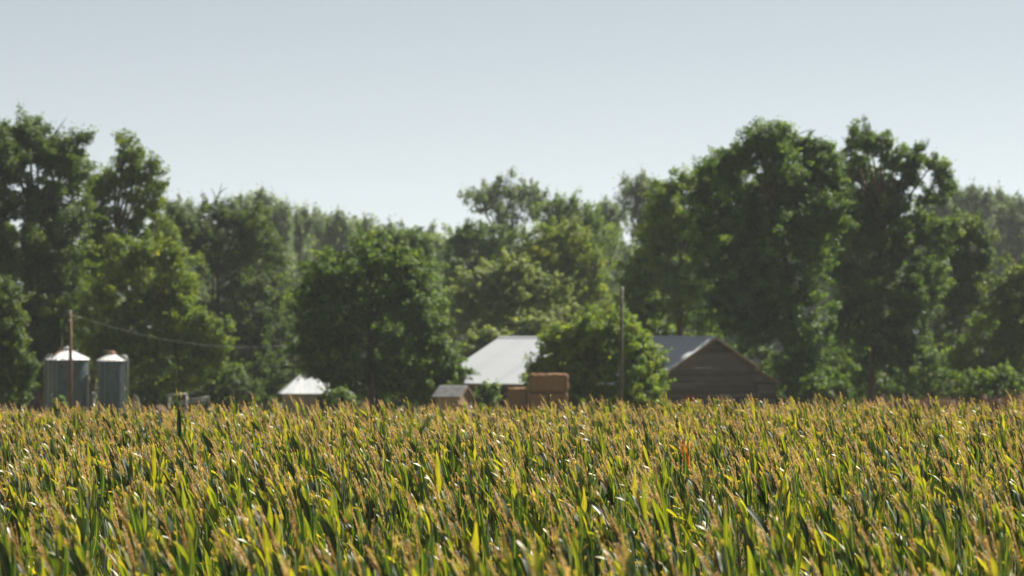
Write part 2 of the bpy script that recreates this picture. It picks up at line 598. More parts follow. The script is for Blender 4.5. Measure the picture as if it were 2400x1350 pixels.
def tree(name, label, cat, Y, px_lobes, mat, base_x=None, leaf=0.27, dens=60, clump=0.85, shell=0.45, tint=0.4, spiky=0.0,
         bark='bark', trunk_r=None, group=None, depth=0.9, n_limbs=7, limb_r=None, flat=0.75, tint_sd=0.17, trunk_top=None, fill=True):
    """crown traced as lobes at the tree's own depth; trunk and limbs reach into the lobes"""
    TREE_SEED[0] += 1
    rng = np.random.default_rng(TREE_SEED[0])
    m = mpx(Y)
    xs = [l[0] for l in px_lobes]
    ys = [l[1] for l in px_lobes]
    if base_x is None:
        base_x = sum(l[0] * l[2] * l[3] for l in px_lobes) / sum(l[2] * l[3] for l in px_lobes)
    base = P(base_x, 0, Y)
    base.z = ground_z(base.x, Y)
    root = empty(name, base, label, cat, group)
    span = (max(xs) - min(xs)) * m
    lobes = []
    for (x, y, rx, ry) in px_lobes:
        c = P(x, y, Y)
        c.y += rng.uniform(-1, 1) * 0.22 * min(span, 9.0)
        c = c - base
        rd = (rx + ry) * 0.5 * m * depth
        lobes.append((c, rx * m, rd, ry * m))
    if fill:
        base_n = list(lobes)
        for a in range(len(base_n) - 1):
            near = sorted((b for b in range(len(base_n)) if b != a), key=lambda b: (base_n[b][0] - base_n[a][0]).length)[:2]
            for b in near:
                if b > a:
                    A, B = base_n[a], base_n[b]
                    lobes.append(((A[0] + B[0]) / 2, (A[1] + B[1]) * 0.34, (A[2] + B[2]) * 0.36, (A[3] + B[3]) * 0.34))
    # crown
    me = crown_mesh("crown", lobes, rng, leaf, dens, clump, shell, tint, spiky, flat, tint_sd)
    link("crown", me, root, LEAF[mat])
    # trunk
    top_z = max(l[0].z for l in lobes)
    tt = trunk_top if trunk_top is not None else 0.72
    hi = [l for l in lobes if l[0].z > top_z * 0.55] or lobes
    txy = sum((Vector((l[0].x, l[0].y, 0)) for l in hi), Vector()) / len(hi)
    H = top_z * tt
    r0 = trunk_r or max(0.06, 0.020 * top_z)
    pts = bez((0, 0, -0.15), (txy.x * 0.75, txy.y * 0.75, H), (rng.uniform(-.25, .25), rng.uniform(-.2, .2), 0), 8)
    rad = [r0 * (1.25 if i == 0 else 1.0 - 0.72 * i / 7) for i in range(8)]
    MB().tube(pts, rad, 9).build("trunk", M[bark], root, True)
    # limbs
    cand = sorted(lobes, key=lambda l: -l[0].z)[:n_limbs]
    for l in cand:
        zt = max(0.25 * H, min(H * 0.95, l[0].z - (0.7 + 0.6 * rng.random()) * math.hypot(l[0].x, l[0].y) - 0.5))
        k = zt / H * 7
        i0 = min(6, int(k))
        st = pts[i0].lerp(pts[i0 + 1], k - i0)
        end = Vector(l[0]) + Vector((0, 0, l[3] * 0.35))
        lr = (limb_r or r0 * 0.42)
        mb = MB().tube(bez(st, end, (rng.uniform(-.4, .4), 0, -0.25), 7), [lr * (1 - 0.8 * i / 6) for i in range(7)], 6)
        for s in range(4):       # twigs leaving the limb inside the crown
            q = bez(st, end, (0, 0, -0.25), 7)[3 + s % 4]
            dv = Vector(rng.normal(size=3))
            dv.z = abs(dv.z) * 0.8
            e = q + Vector((dv.x * l[1], dv.y * l[2], dv.z * l[3])) * 0.55
            mb.tube(bez(q, e, (0, 0, 0.1), 4), [lr * 0.35, lr * 0.25, lr * 0.17, lr * 0.08], 4)
        mb.build("limb", M[bark], root, True)
    return root


ORD = ['first', 'second', 'third', 'fourth', 'fifth', 'sixth', 'seventh', 'eighth', 'ninth']


def build_trees():
    T = tree
    # ---- left block
    T("cottonwood_tree", "tallest dark green tree at the far left edge, behind the grain bins", "tree", 336,
      [(58, 322, 70, 62), (15, 335, 50, 60), (112, 350, 58, 58), (165, 365, 42, 62), (25, 440, 95, 85), (135, 455, 80, 85), (190, 395, 24, 32),
       (55, 560, 115, 95), (150, 585, 70, 105), (40, 690, 105, 95), (150, 715, 65, 90), (70, 810, 110, 80), (170, 810, 45, 60), (-60, 520, 80, 150),
       (-50, 760, 80, 150), (110, 880, 90, 60)],
      'dark', base_x=90, dens=70, tint=0.42, clump=0.9, shell=0.35)
    T("cottonwood_tree", "olive green tree with a round top and sky gaps, second from the far left", "tree", 350,
      [(298, 340, 34, 36), (330, 385, 44, 44), (272, 405, 40, 26), (362, 420, 26, 48), (300, 440, 66, 38), (240, 440, 30, 40), (345, 480, 44, 34), (232, 500, 42, 52),
       (295, 505, 45, 26), (375, 470, 18, 22), (250, 590, 60, 70), (215, 700, 60, 110), (222, 450, 30, 46), (215, 545, 44, 60), (320, 545, 64, 36), (380, 540, 44, 44), (385, 600, 50, 50)],
      'yellow', base_x=205, dens=44, tint=0.22, clump=0.7, shell=0.3, trunk_r=0.38, limb_r=0.17)
    T("yellowing_tree", "yellow-green tree leaning right just behind the two grain bins", "tree", 330,
      [(285, 600, 70, 42), (360, 600, 60, 45), (425, 610, 42, 36), (300, 680, 90, 70), (400, 690, 70, 70), (440, 740, 34, 45), (505, 780, 48, 36), (350, 780, 100, 70),
       (450, 810, 70, 50), (290, 840, 80, 60), (410, 880, 80, 40), (510, 830, 36, 40), (230, 760, 50, 90)],
      'yellow', base_x=445, dens=75, tint=0.36, clump=0.65, trunk_r=0.16, bark='bark_warm')
    T("broad_tree", "dark olive tree with dead twigs at its top, right of the yellow-green tree", "tree", 392,
      [(485, 510, 34, 48), (560, 515, 62, 50), (620, 540, 40, 60), (440, 550, 60, 55), (520, 580, 80, 60), (590, 630, 80, 70), (500, 690, 70, 80), (600, 740, 80, 80),
       (540, 820, 80, 80), (640, 820, 70, 90), (560, 900, 110, 60), (400, 520, 40, 40)],
      'olive', base_x=505, dens=62, tint=0.4, trunk_r=0.4)
    # dead twigs over that tree's top belong to a bare snag
    snag_root = empty("dead_tree", Vector((P(500, 0, 396).x, 396, GZ)), "bare dead tree poking thin twigs above the dark olive tree", "tree")
    b = snag_root.location
    mb = MB().tube([(0, 0, -0.1), (0.1, 0, 9), P(497, 520, 396) - b, P(505, 470, 396) - b], [0.22, 0.16, 0.1, 0.05], 7)
    mb.build("trunk", M['bark'], snag_root, True)
    for (x0, y0, x1, y1) in ((497, 520, 475, 462), (505, 480, 520, 428), (505, 472, 495, 440), (512, 455, 532, 440), (486, 490, 478, 450)):
        MB().tube(bez(P(x0, y0, 396) - b, P(x1, y1, 396) - b, (0.1, 0, 0.2), 5), [0.07, 0.06, 0.045, 0.035, 0.025], 5).build("branch", M['bark'], snag_root, True)
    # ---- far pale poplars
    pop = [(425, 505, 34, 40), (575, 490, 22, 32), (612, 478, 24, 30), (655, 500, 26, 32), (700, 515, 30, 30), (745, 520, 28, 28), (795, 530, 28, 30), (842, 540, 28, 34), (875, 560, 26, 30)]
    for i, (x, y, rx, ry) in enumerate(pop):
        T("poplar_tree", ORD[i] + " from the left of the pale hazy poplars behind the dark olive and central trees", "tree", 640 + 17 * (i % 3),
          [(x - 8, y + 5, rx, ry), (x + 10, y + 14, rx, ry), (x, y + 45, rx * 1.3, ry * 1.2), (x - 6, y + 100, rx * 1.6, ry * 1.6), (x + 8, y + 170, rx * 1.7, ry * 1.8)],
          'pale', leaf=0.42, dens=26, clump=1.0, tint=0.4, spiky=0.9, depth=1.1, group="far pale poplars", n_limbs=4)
    # ---- centre
    T("broad_tree", "dark lush broad tree in the middle, hanging over the small hip roofed shed", "tree", 302,
      [(850, 590, 70, 36), (790, 625, 70, 45), (915, 610, 70, 42), (975, 640, 45, 50), (745, 680, 58, 50), (850, 680, 110, 60), (960, 710, 80, 65), (780, 750, 95, 60),
       (890, 770, 110, 70), (1010, 780, 48, 55), (730, 800, 50, 38), (820, 835, 100, 50), (950, 850, 110, 60), (1050, 855, 42, 34), (1045, 885, 46, 26), (880, 905, 120, 40),
       (770, 868, 45, 18), (1000, 915, 60, 35), (700, 690, 30, 25), (748, 876, 34, 12), (800, 895, 38, 26), (728, 858, 24, 10), (1078, 872, 34, 24), (1066, 900, 38, 20), (738, 848, 40, 22), (772, 868, 40, 24), (722, 862, 16, 8), (790, 885, 30, 20)],
      'lush', base_x=880, dens=86, tint=0.52, clump=0.66, shell=0.25, trunk_r=0.42)
    T("broad_tree", "mid green tree behind the right shoulder of the central tree", "tree", 440,
      [(905, 575, 32, 32), (945, 565, 32, 34), (985, 580, 36, 34), (1010, 620, 26, 44), (930, 640, 70, 50), (990, 690, 50, 60), (870, 570, 40, 34), (950, 780, 80, 90)],
      'mid', dens=45, leaf=0.32, tint=0.42, spiky=0.4)
    T("cottonwood_tree", "pale sparse tree with feathery top standing clear against the sky, centre right", "tree", 530,
      [(1108, 462, 30, 20), (1150, 455, 36, 26), (1190, 440, 28, 32), (1235, 455, 32, 32), (1268, 470, 20, 24), (1140, 490, 34, 14), (1190, 492, 42, 24), (1245, 500, 28, 26),
       (1180, 530, 34, 24), (1210, 580, 50, 40), (1170, 640, 60, 60), (1180, 740, 70, 80)],
      'pale', base_x=1190, dens=26, leaf=0.36, tint=0.3, spiky=0.6, clump=0.8, trunk_r=0.45, limb_r=0.18)
    T("broad_tree", "mid green rounded tree under the pale feathery tree, left side", "tree", 460,
      [(1065, 560, 32, 34), (1110, 550, 40, 30), (1160, 555, 46, 32), (1090, 610, 54, 44), (1160, 620, 56, 46), (1080, 690, 60, 60), (1150, 700, 60, 60), (1100, 800, 80, 80)],
      'mid', dens=45, leaf=0.32, tint=0.36, spiky=0.3)
    T("yellowing_tree", "yellow tinged tree in the middle distance right of centre", "tree", 415,
      [(1255, 570, 44, 42), (1310, 545, 56, 38), (1360, 590, 44, 44), (1290, 620, 66, 44), (1395, 650, 40, 44), (1345, 670, 64, 50), (1400, 740, 54, 60), (1300, 740, 70, 60), (1380, 830, 70, 70)],
      'yellow', dens=55, leaf=0.30, tint=0.44)
    T("poplar_tree", "green treetop peeking over the yellow tinged tree", "tree", 500,
      [(1290, 500, 40, 26), (1335, 495, 40, 30), (1380, 510, 36, 32), (1320, 560, 70, 50), (1400, 570, 40, 60), (1350, 680, 80, 80)],
      'mid', dens=36, leaf=0.34, tint=0.5, spiky=0.7)
    T("poplar_tree", "pale hazy treetop left of the feathery spire beside the big right trees", "tree", 600,
      [(1420, 500, 30, 30), (1445, 520, 30, 34), (1410, 560, 40, 40), (1440, 640, 50, 80)],
      'pale', dens=28, leaf=0.4, tint=0.35, spiky=0.8)
    T("poplar_tree", "pale feathery spire of a tree touching the big right trees", "tree", 560,
      [(1480, 440, 22, 30), (1512, 440, 22, 28), (1540, 455, 22, 30), (1490, 485, 34, 34), (1525, 505, 36, 40), (1500, 590, 50, 60), (1510, 700, 60, 80)],
      'pale', dens=26, leaf=0.38, tint=0.45, spiky=0.9)
    T("willow_tree", "sage green tree of rounded clumps above the barn roof's far end", "tree", 362,
      [(1150, 632, 40, 32), (1205, 620, 38, 30), (1100, 670, 42, 38), (1175, 680, 54, 38), (1235, 660, 40, 34), (1310, 668, 28, 28), (1270, 690, 38, 34), (1130, 730, 60, 36),
       (1220, 730, 66, 38), (1325, 715, 34, 24), (1280, 745, 44, 30), (1180, 790, 90, 50), (1070, 740, 40, 50)],
      'sage', dens=85, tint=0.42, clump=0.55, shell=0.55)
    T("shrub", "sage green shrub at the left end of the pale barn roof", "shrub", 345,
      [(1125, 795, 30, 24), (1160, 790, 22, 22), (1105, 830, 36, 34), (1145, 840, 38, 34), (1110, 890, 46, 40)],
      'sage', dens=85, tint=0.36, clump=0.5, n_limbs=3)
    T("shrub", "small pale shrub rising behind the ridge of the pale barn roof", "shrub", 346,
      [(1235, 765, 30, 24), (1275, 770, 30, 26), (1225, 800, 30, 30), (1265, 830, 40, 40)],
      'sage', dens=85, tint=0.5, clump=0.5, n_limbs=3)
    # ---- right block
    T("broad_tree", "lighter green tree on the left flank of the big right trees, above the barn ridge", "tree", 352,
      [(1645, 418, 44, 32), (1600, 435, 46, 36), (1560, 462, 46, 36), (1690, 440, 50, 50), (1700, 560, 60, 70), (1660, 470, 50, 50), (1530, 560, 48, 56), (1600, 560, 60, 60), (1500, 640, 50, 56), (1580, 650, 70, 60),
       (1480, 720, 52, 40), (1560, 730, 70, 50), (1640, 720, 60, 60), (1600, 820, 100, 60), (1480, 790, 60, 50), (1590, 512, 64, 44), (1540, 520, 44, 40)],
      'bright', dens=72, tint=0.58, clump=0.75, shell=0.12)
    T("broad_tree", "big dark green tree with a domed crown right behind the wooden barn", "tree", 316.5,
      [(1800, 325, 62, 44), (1860, 335, 56, 42), (1750, 370, 52, 44), (1910, 370, 50, 54), (1830, 390, 76, 50), (1700, 420, 48, 44), (1770, 450, 80, 56), (1890, 460, 84, 64),
       (1690, 510, 66, 58), (1800, 550, 100, 70), (1910, 580, 74, 80), (1650, 600, 66, 60), (1730, 650, 90, 70), (1850, 690, 100, 80), (1690, 730, 84, 52), (1780, 770, 80, 54),
       (1890, 800, 80, 70), (1850, 880, 80, 60), (1760, 515, 80, 46), (1860, 525, 70, 46), (1715, 375, 44, 40), (1672, 408, 36, 30), (1940, 420, 40, 50), (1650, 480, 46, 46), (1930, 500, 50, 50), (1850, 450, 60, 40), (1770, 600, 80, 60), (1935, 385, 36, 36), (1960, 440, 34, 44), (1690, 388, 38, 30), (1655, 430, 38, 36), (1965, 500, 40, 50)],
      'lush', base_x=1885, dens=78, tint=0.44, clump=0.72, shell=0.10, trunk_r=0.45, bark='bark_warm')
    T("broad_tree", "big open branched tree with sky gaps, right of the domed tree", "tree", 331,
      [(2015, 330, 34, 34), (2060, 340, 34, 30), (2095, 365, 36, 34), (2150, 355, 30, 28), (2190, 385, 28, 28), (1985, 385, 30, 44), (2050, 410, 44, 36), (2125, 420, 44, 32),
       (2210, 425, 26, 24), (2180, 465, 34, 28), (2030, 480, 56, 44), (2110, 500, 56, 44), (2170, 530, 50, 36), (2010, 570, 60, 56), (2100, 590, 70, 56), (2040, 670, 80, 60),
       (2140, 690, 70, 60), (1990, 760, 70, 70), (2090, 780, 80, 64), (2030, 860, 90, 60), (2140, 860, 70, 60), (1975, 470, 44, 60), (1955, 570, 50, 70), (2210, 560, 40, 50), (2190, 640, 50, 60), (2050, 525, 80, 40), (2130, 545, 60, 36), (1990, 510, 50, 50), (2075, 455, 50, 36), (1982, 425, 36, 36), (2230, 440, 18, 18), (1970, 640, 50, 60)],
      'lush', base_x=2035, dens=84, tint=0.46, clump=0.7, shell=0.12, trunk_r=0.4, bark='bark_warm', n_limbs=11, limb_r=0.17)
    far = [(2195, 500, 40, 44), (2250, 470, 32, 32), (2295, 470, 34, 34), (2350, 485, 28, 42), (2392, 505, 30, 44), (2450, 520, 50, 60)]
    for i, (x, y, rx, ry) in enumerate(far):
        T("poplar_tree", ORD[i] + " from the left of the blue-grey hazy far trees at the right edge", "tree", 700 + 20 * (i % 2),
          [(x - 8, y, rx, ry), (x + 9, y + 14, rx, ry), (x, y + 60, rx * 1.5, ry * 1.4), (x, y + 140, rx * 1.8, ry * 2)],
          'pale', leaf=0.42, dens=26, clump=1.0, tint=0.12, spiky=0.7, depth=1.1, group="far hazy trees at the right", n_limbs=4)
    T("broad_tree", "dark green tree with open upper branches between the big trees and the right edge", "tree", 345,
      [(2250, 530, 48, 34), (2305, 560, 34, 44), (2220, 590, 56, 50), (2290, 640, 56, 52), (2210, 680, 64, 60), (2280, 730, 70, 60), (2200, 790, 70, 70)],
      'olive', dens=58, tint=0.42, clump=0.75, shell=0.3, bark='bark_warm')
    T("broad_tree", "yellow-green tree at the right edge below the hazy far trees", "tree", 338,
      [(2375, 640, 46, 44), (2350, 700, 54, 46), (2410, 720, 50, 60), (2330, 780, 72, 54), (2400, 810, 66, 60), (2280, 840, 70, 54), (2370, 880, 80, 50), (2460, 700, 50, 90)],
      'yellow', dens=72, tint=0.22, clump=0.8)
    # ---- near bushes
    T("round_bush", "bright green rounded bushy tree in front of the barn, right of the hay stack", "bushy tree", 291,
      [(1405, 765, 60, 38), (1345, 790, 60, 40), (1465, 785, 50, 42), (1300, 835, 46, 42), (1400, 830, 90, 56), (1500, 830, 50, 50), (1540, 880, 36, 48), (1330, 890, 70, 50),
       (1450, 890, 90, 56), (1380, 940, 110, 40), (1520, 930, 50, 40), (1268, 868, 34, 34), (1305, 792, 38, 34), (1250, 895, 28, 22), (1440, 742, 34, 24), (1390, 832, 56, 40), (1340, 845, 44, 34)],
      'bright', dens=120, leaf=0.24, tint=0.62, clump=0.55, shell=0.2, trunk_r=0.2)
    T("round_bush", "yellow-green bush at the left frame edge beside the wide grain bin", "bush", 288,
      [(10, 700, 40, 50), (30, 780, 44, 50), (-30, 790, 50, 70), (50, 850, 40, 46), (25, 910, 56, 46), (-40, 900, 50, 70)],
      'olive', dens=85, tint=0.45, clump=0.6)  # shade of the tall tree is put into the colour as darker olive leaves
    T("low_bush", "low dark bush right of the barn lean-to", "bush", 312,
      [(1905, 905, 44, 28), (1950, 895, 40, 28), (1930, 940, 70, 34)], 'bright', dens=90, tint=0.2, clump=0.55, n_limbs=2)
    T("low_bush", "low light green bush near the right edge above the dry weeds", "bush", 306,
      [(2280, 900, 44, 30), (2335, 890, 44, 30), (2380, 915, 44, 34), (2320, 940, 70, 36)], 'bright', dens=90, tint=0.42, clump=0.55, n_limbs=2)
    T("low_bush", "small green bush at the foot of the hip roofed shed", "bush", 294,
      [(800, 925, 18, 18), (785, 945, 26, 18), (815, 950, 22, 22)], 'mid', dens=100, tint=0.5, clump=0.35, n_limbs=2)
    T("low_bush", "green bush between the tan shed and the hay bales", "bush", 296,
      [(1130, 930, 22, 24), (1155, 925, 20, 26), (1140, 955, 34, 22)], 'mid', dens=100, tint=0.4, clump=0.4, n_limbs=2)
    T("low_bush", "small dark bush at the foot of the wide grain bin", "bush", 292,
      [(140, 945, 14, 16), (150, 958, 20, 14)], 'bright', dens=100, tint=0.4, clump=0.3, n_limbs=2)


build_trees()


def build_masses():
    rng = np.random.default_rng(5)
    # undergrowth along the foot of the trees
    lobes = []
    for i in range(150):
        Y = rng.uniform(352, 372)
        x = -260 + 2920 * (i + rng.random()) / 150
        c = P(x, rng.uniform(850, 985), Y)
        lobes.append((c, rng.uniform(1.6, 3.0), 1.6, rng.uniform(1.3, 2.8)))
    o = link("undergrowth", crown_mesh("undergrowth", lobes, rng, 0.30, 55, 0.8, 0.4, 0.25), None, LEAF['dark'])
    tag(o, "dark green undergrowth along the foot of the trees", "undergrowth", None, "stuff")
    # far wood that closes the view between the trees
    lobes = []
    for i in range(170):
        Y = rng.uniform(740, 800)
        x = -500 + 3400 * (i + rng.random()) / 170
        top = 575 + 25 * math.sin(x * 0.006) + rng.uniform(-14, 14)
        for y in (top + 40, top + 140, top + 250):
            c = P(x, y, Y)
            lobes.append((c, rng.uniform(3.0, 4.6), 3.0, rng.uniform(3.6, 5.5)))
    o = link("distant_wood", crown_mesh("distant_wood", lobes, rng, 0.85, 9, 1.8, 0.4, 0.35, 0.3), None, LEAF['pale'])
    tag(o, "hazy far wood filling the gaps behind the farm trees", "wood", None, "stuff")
    # reddish dry weeds on the right
    lobes = []
    for i in range(70):
        x = rng.uniform(2040, 2420)
        lobes.append((P(x, rng.uniform(948, 990), rng.uniform(296, 304)), rng.uniform(0.3, 0.7), 0.5, rng.uniform(0.4, 0.8)))
    o = link("dry_weeds", crown_mesh("dry_weeds", lobes, rng, 0.14, 190, 0.3, 0.3, 0.45, 0.6), None, LEAF['dry'])
    tag(o, "reddish brown dry weeds at the field edge on the right", "weeds", None, "stuff")


build_masses()


# ------------------------------------------------------------------ barn
def clip_board(z0, z1, lim, x0, x1, y0, y1):
    """horizontal board between x0..x1 whose ends are cut by lim(z) -> (xmin, xmax); prism along y"""
    a0, b0 = lim(z0)
    a1, b1 = lim(z1)
    p = [(max(x0, a0), z0), (min(x1, b0), z0), (min(x1, b1), z1), (max(x0, a1), z1)]
    if p[1][0] - p[0][0] < 0.05 and p[2][0] - p[3][0] < 0.05:
        return None
    if p[2][0] < p[3][0]:
        mx = (p[2][0] + p[3][0]) / 2
        p[2] = (mx, z1)
        p[3] = (mx - 0.001, z1)
    if p[1][0] <= p[0][0]:
        return None
    return MB().prism(p, 'y', y0, y1)


def rib_panel(width, length, t=0.02, ribs=4, rib=0.035):
    """metal sheet in local x (across), y (down the slope); ribs run down the slope"""
    prof = [(0, 0)]
    for k in range(ribs):
        c = (k + 0.5) * width / ribs
        w = width / ribs * 0.16
        prof += [(c - 2 * w, 0), (c - w, rib), (c + w, rib), (c + 2 * w, 0)]
    prof.append((width, 0))
    v, f = [], []
    n = len(prof)
    for (y) in (0, length):
        v += [(x, y, z) for x, z in prof]
        v += [(x, y, z - t) for x, z in prof]
    for i in range(n - 1):
        f.append((i, i + 1, 2 * n + i + 1, 2 * n + i))
        f.append((n + i + 1, n + i, 3 * n + i, 3 * n + i + 1))
        f.append((i, n + i, n + i + 1, i + 1))
        f.append((2 * n + i, 2 * n + i + 1, 3 * n + i + 1, 3 * n + i))
    f.append((0, 2 * n, 3 * n, n))
    f.append((n - 1, 2 * n - 1, 4 * n - 1, 3 * n - 1))
    return MB().add(v, f)


def roof_slope(parent, p_ridge, along, down, length, run_len, width=0.9, mat=None, name="roof_panel", lift=0.0):
    """row of ribbed sheets: start point on the ridge, unit vectors along the ridge and down the slope"""
    along, down = Vector(along).normalized(), Vector(down).normalized()
    nrm = along.cross(down)
    if nrm.z < 0:
        nrm = -nrm
    n = max(1, round(length / width))
    w = length / n
    me = rib_panel(w - 0.006, run_len).mesh(name)
    if mat:
        me.materials.append(mat)
    for i in range(n):
        o = bpy.data.objects.new(name, me)
        COL.objects.link(o)
        o.parent = parent
        mtx = Matrix((along, down, nrm)).transposed().to_4x4()
        mtx.translation = Vector(p_ridge) + along * (w * i) + nrm * (lift + 0.004 * (i % 2))
        o.matrix_local = mtx
    return n


def build_barn():
    beta = R(38)
    G = P(1671, 0, 308)
    G.z = GZ
    root = empty("barn", G, "weathered grey-brown wooden barn with long metal roof, behind the round bush", "barn", rot=(0, 0, beta))
    W, WR, WL, ridge, eave, L = 7.0, 4.5, 6.75, 6.95, 3.25, 27.5
    s = (ridge - eave) / W
    rs = rnd
    lt_top, lt_eave = ridge - s * WR - 0.22, ridge - s * WR - 0.22 - 0.44 * (WL - WR)

    def lim(z):
        if z <= eave:
            return (-W, WR)
        return (-(ridge - z) / s, min(WR, (ridge - z) / s))

    bh = 0.235
    z = 0.05
    k = 0
    while z < ridge - 0.12:
        z1 = min(z + bh, ridge - 0.02)
        a, b = lim(z)
        cuts = [a, b]
        if b - a > 4:
            cuts = [a, a + (b - a) * rs.uniform(0.3, 0.7), b]
        for c0, c1 in zip(cuts[:-1], cuts[1:]):
            pr = rs.uniform(0, 0.018)
            mb = clip_board(z + 0.006, z1 - 0.006, lim, c0 + 0.004, c1 - 0.004, -0.03 - pr, 0.0 - pr * 0.3)
            if mb:
                mb.build("board", M['barn_wood'], root)
        # far gable, one board a row
        mb = clip_board(z + 0.006, z1 - 0.006, lim, a, b, L, L + 0.03)
        if mb:
            mb.build("board", M['barn_wood'], root)
        if z1 <= eave:
            # long side wall towards the bales, four lengths a row, and the wall under the lean-to
            for q in range(4):
                y0, y1 = 0.02 + q * L / 4, (q + 1) * L / 4 - 0.01
                if 1.0 < z < 2.6 and q == 2:
                    y1 -= 2.4
                MB().box(-W - 0.03 - rs.uniform(0, 0.015), -W, y0, y1, z + 0.006, z1 - 0.006).build("board", M['barn_wood'], root)
        if z1 < lt_eave:
            MB().box(WR + 0.01, WL, -0.02 - rs.uniform(0, 0.015), 0.01, z + 0.006, z1 - 0.006).build("board", M['barn_wood'], root)
            MB().box(WL, WL + 0.03, 0.02, L, z + 0.006, z1 - 0.006).build("board", M['barn_wood'], root)
        z = z1
        k += 1
    MB().prism([(WR + 0.01, lt_eave), (WL, lt_eave), (WR + 0.01, lt_top - 0.05)], 'y', -0.025, 0.01).build("lean_to_gable_board", M['barn_wood'], root)
    MB().box(-W + 0.05, WL - 0.05, 0.1, L - 0.1, 0.0, 0.05).build("floor_slab", M['concrete'], root)
    # door frame posts, pale patched boards and the red panel on the gable
    for x, zz, w, h in ((0.75, 0.4, 0.10, 1.9), (1.05, 0.3, 0.16, 2.1), (1.45, 0.4, 0.2, 1.95), (1.80, 0.3, 0.12, 1.7), (4.55, 0.0, 0.16, 3.3), (-6.9, 0.0, 0.15, 3.2)):
        MB().box(x, x + w, -0.10, -0.052, zz, zz + h).build("post", M['pale_wood'] if x < 4 and x > 0 else M['barn_wood'], root)
    tag(MB().box(-2.95, -2.3, -0.10, -0.052, 1.55, 2.35).build("red_panel", M['red_paint'], root), "small faded red panel on the gable wall")
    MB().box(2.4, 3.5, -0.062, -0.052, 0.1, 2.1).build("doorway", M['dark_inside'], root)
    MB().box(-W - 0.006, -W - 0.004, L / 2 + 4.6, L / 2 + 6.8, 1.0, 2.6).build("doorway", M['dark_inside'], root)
    # roof
    th = math.atan(s)
    over = 0.35
    run = (W + over) / math.cos(th)
    roof_slope(root, (0, -0.4, ridge + 0.03), (0, 1, 0), (-math.cos(th), 0, -math.sin(th)), L + 0.8, run, 0.9, M['roof_metal'])
    runr = (WR + 0.3) / math.cos(th)
    roof_slope(root, (0, -0.4, ridge + 0.03), (0, 1, 0), (math.cos(th), 0, -math.sin(th)), L + 0.8, runr, 0.9, M['roof_metal'])
    tl = math.atan(0.44)
    roof_slope(root, (WR + 0.02, -0.35, lt_top + 0.03), (0, 1, 0), (math.cos(tl), 0, -math.sin(tl)), L + 0.7, (WL - WR + 0.3) / math.cos(tl), 0.9, M['roof_metal'])
    MB().prism([(-0.28, ridge - 0.06), (0, ridge + 0.085), (0.28, ridge - 0.06), (0, ridge + 0.11)], 'y', -0.42, L + 0.42).build("ridge_cap", M['roof_metal'], root)

    def verge(x0, z0, x1, z1, nm):
        MB().prism([(x0, z0 - 0.20), (x1, z1 - 0.20), (x1, z1 - 0.02), (x0, z0 - 0.02)], 'y', -0.43, -0.37).build(nm, M['barn_trim'], root)
    verge(0, ridge, -(W + over), ridge - s * (W + over), "barge_board")
    verge(0, ridge, WR + 0.3, ridge - s * (WR + 0.3), "barge_board")
    verge(WR + 0.05, lt_top, WL + 0.3, lt_top - 0.44 * (WL - WR + 0.25), "barge_board")
    MB().box(-W - over - 0.03, -W - over + 0.02, -0.35, L + 0.35, ridge - s * (W + over) - 0.16, ridge - s * (W + over) - 0.01).build("fascia_board", M['barn_trim'], root)


build_barn()


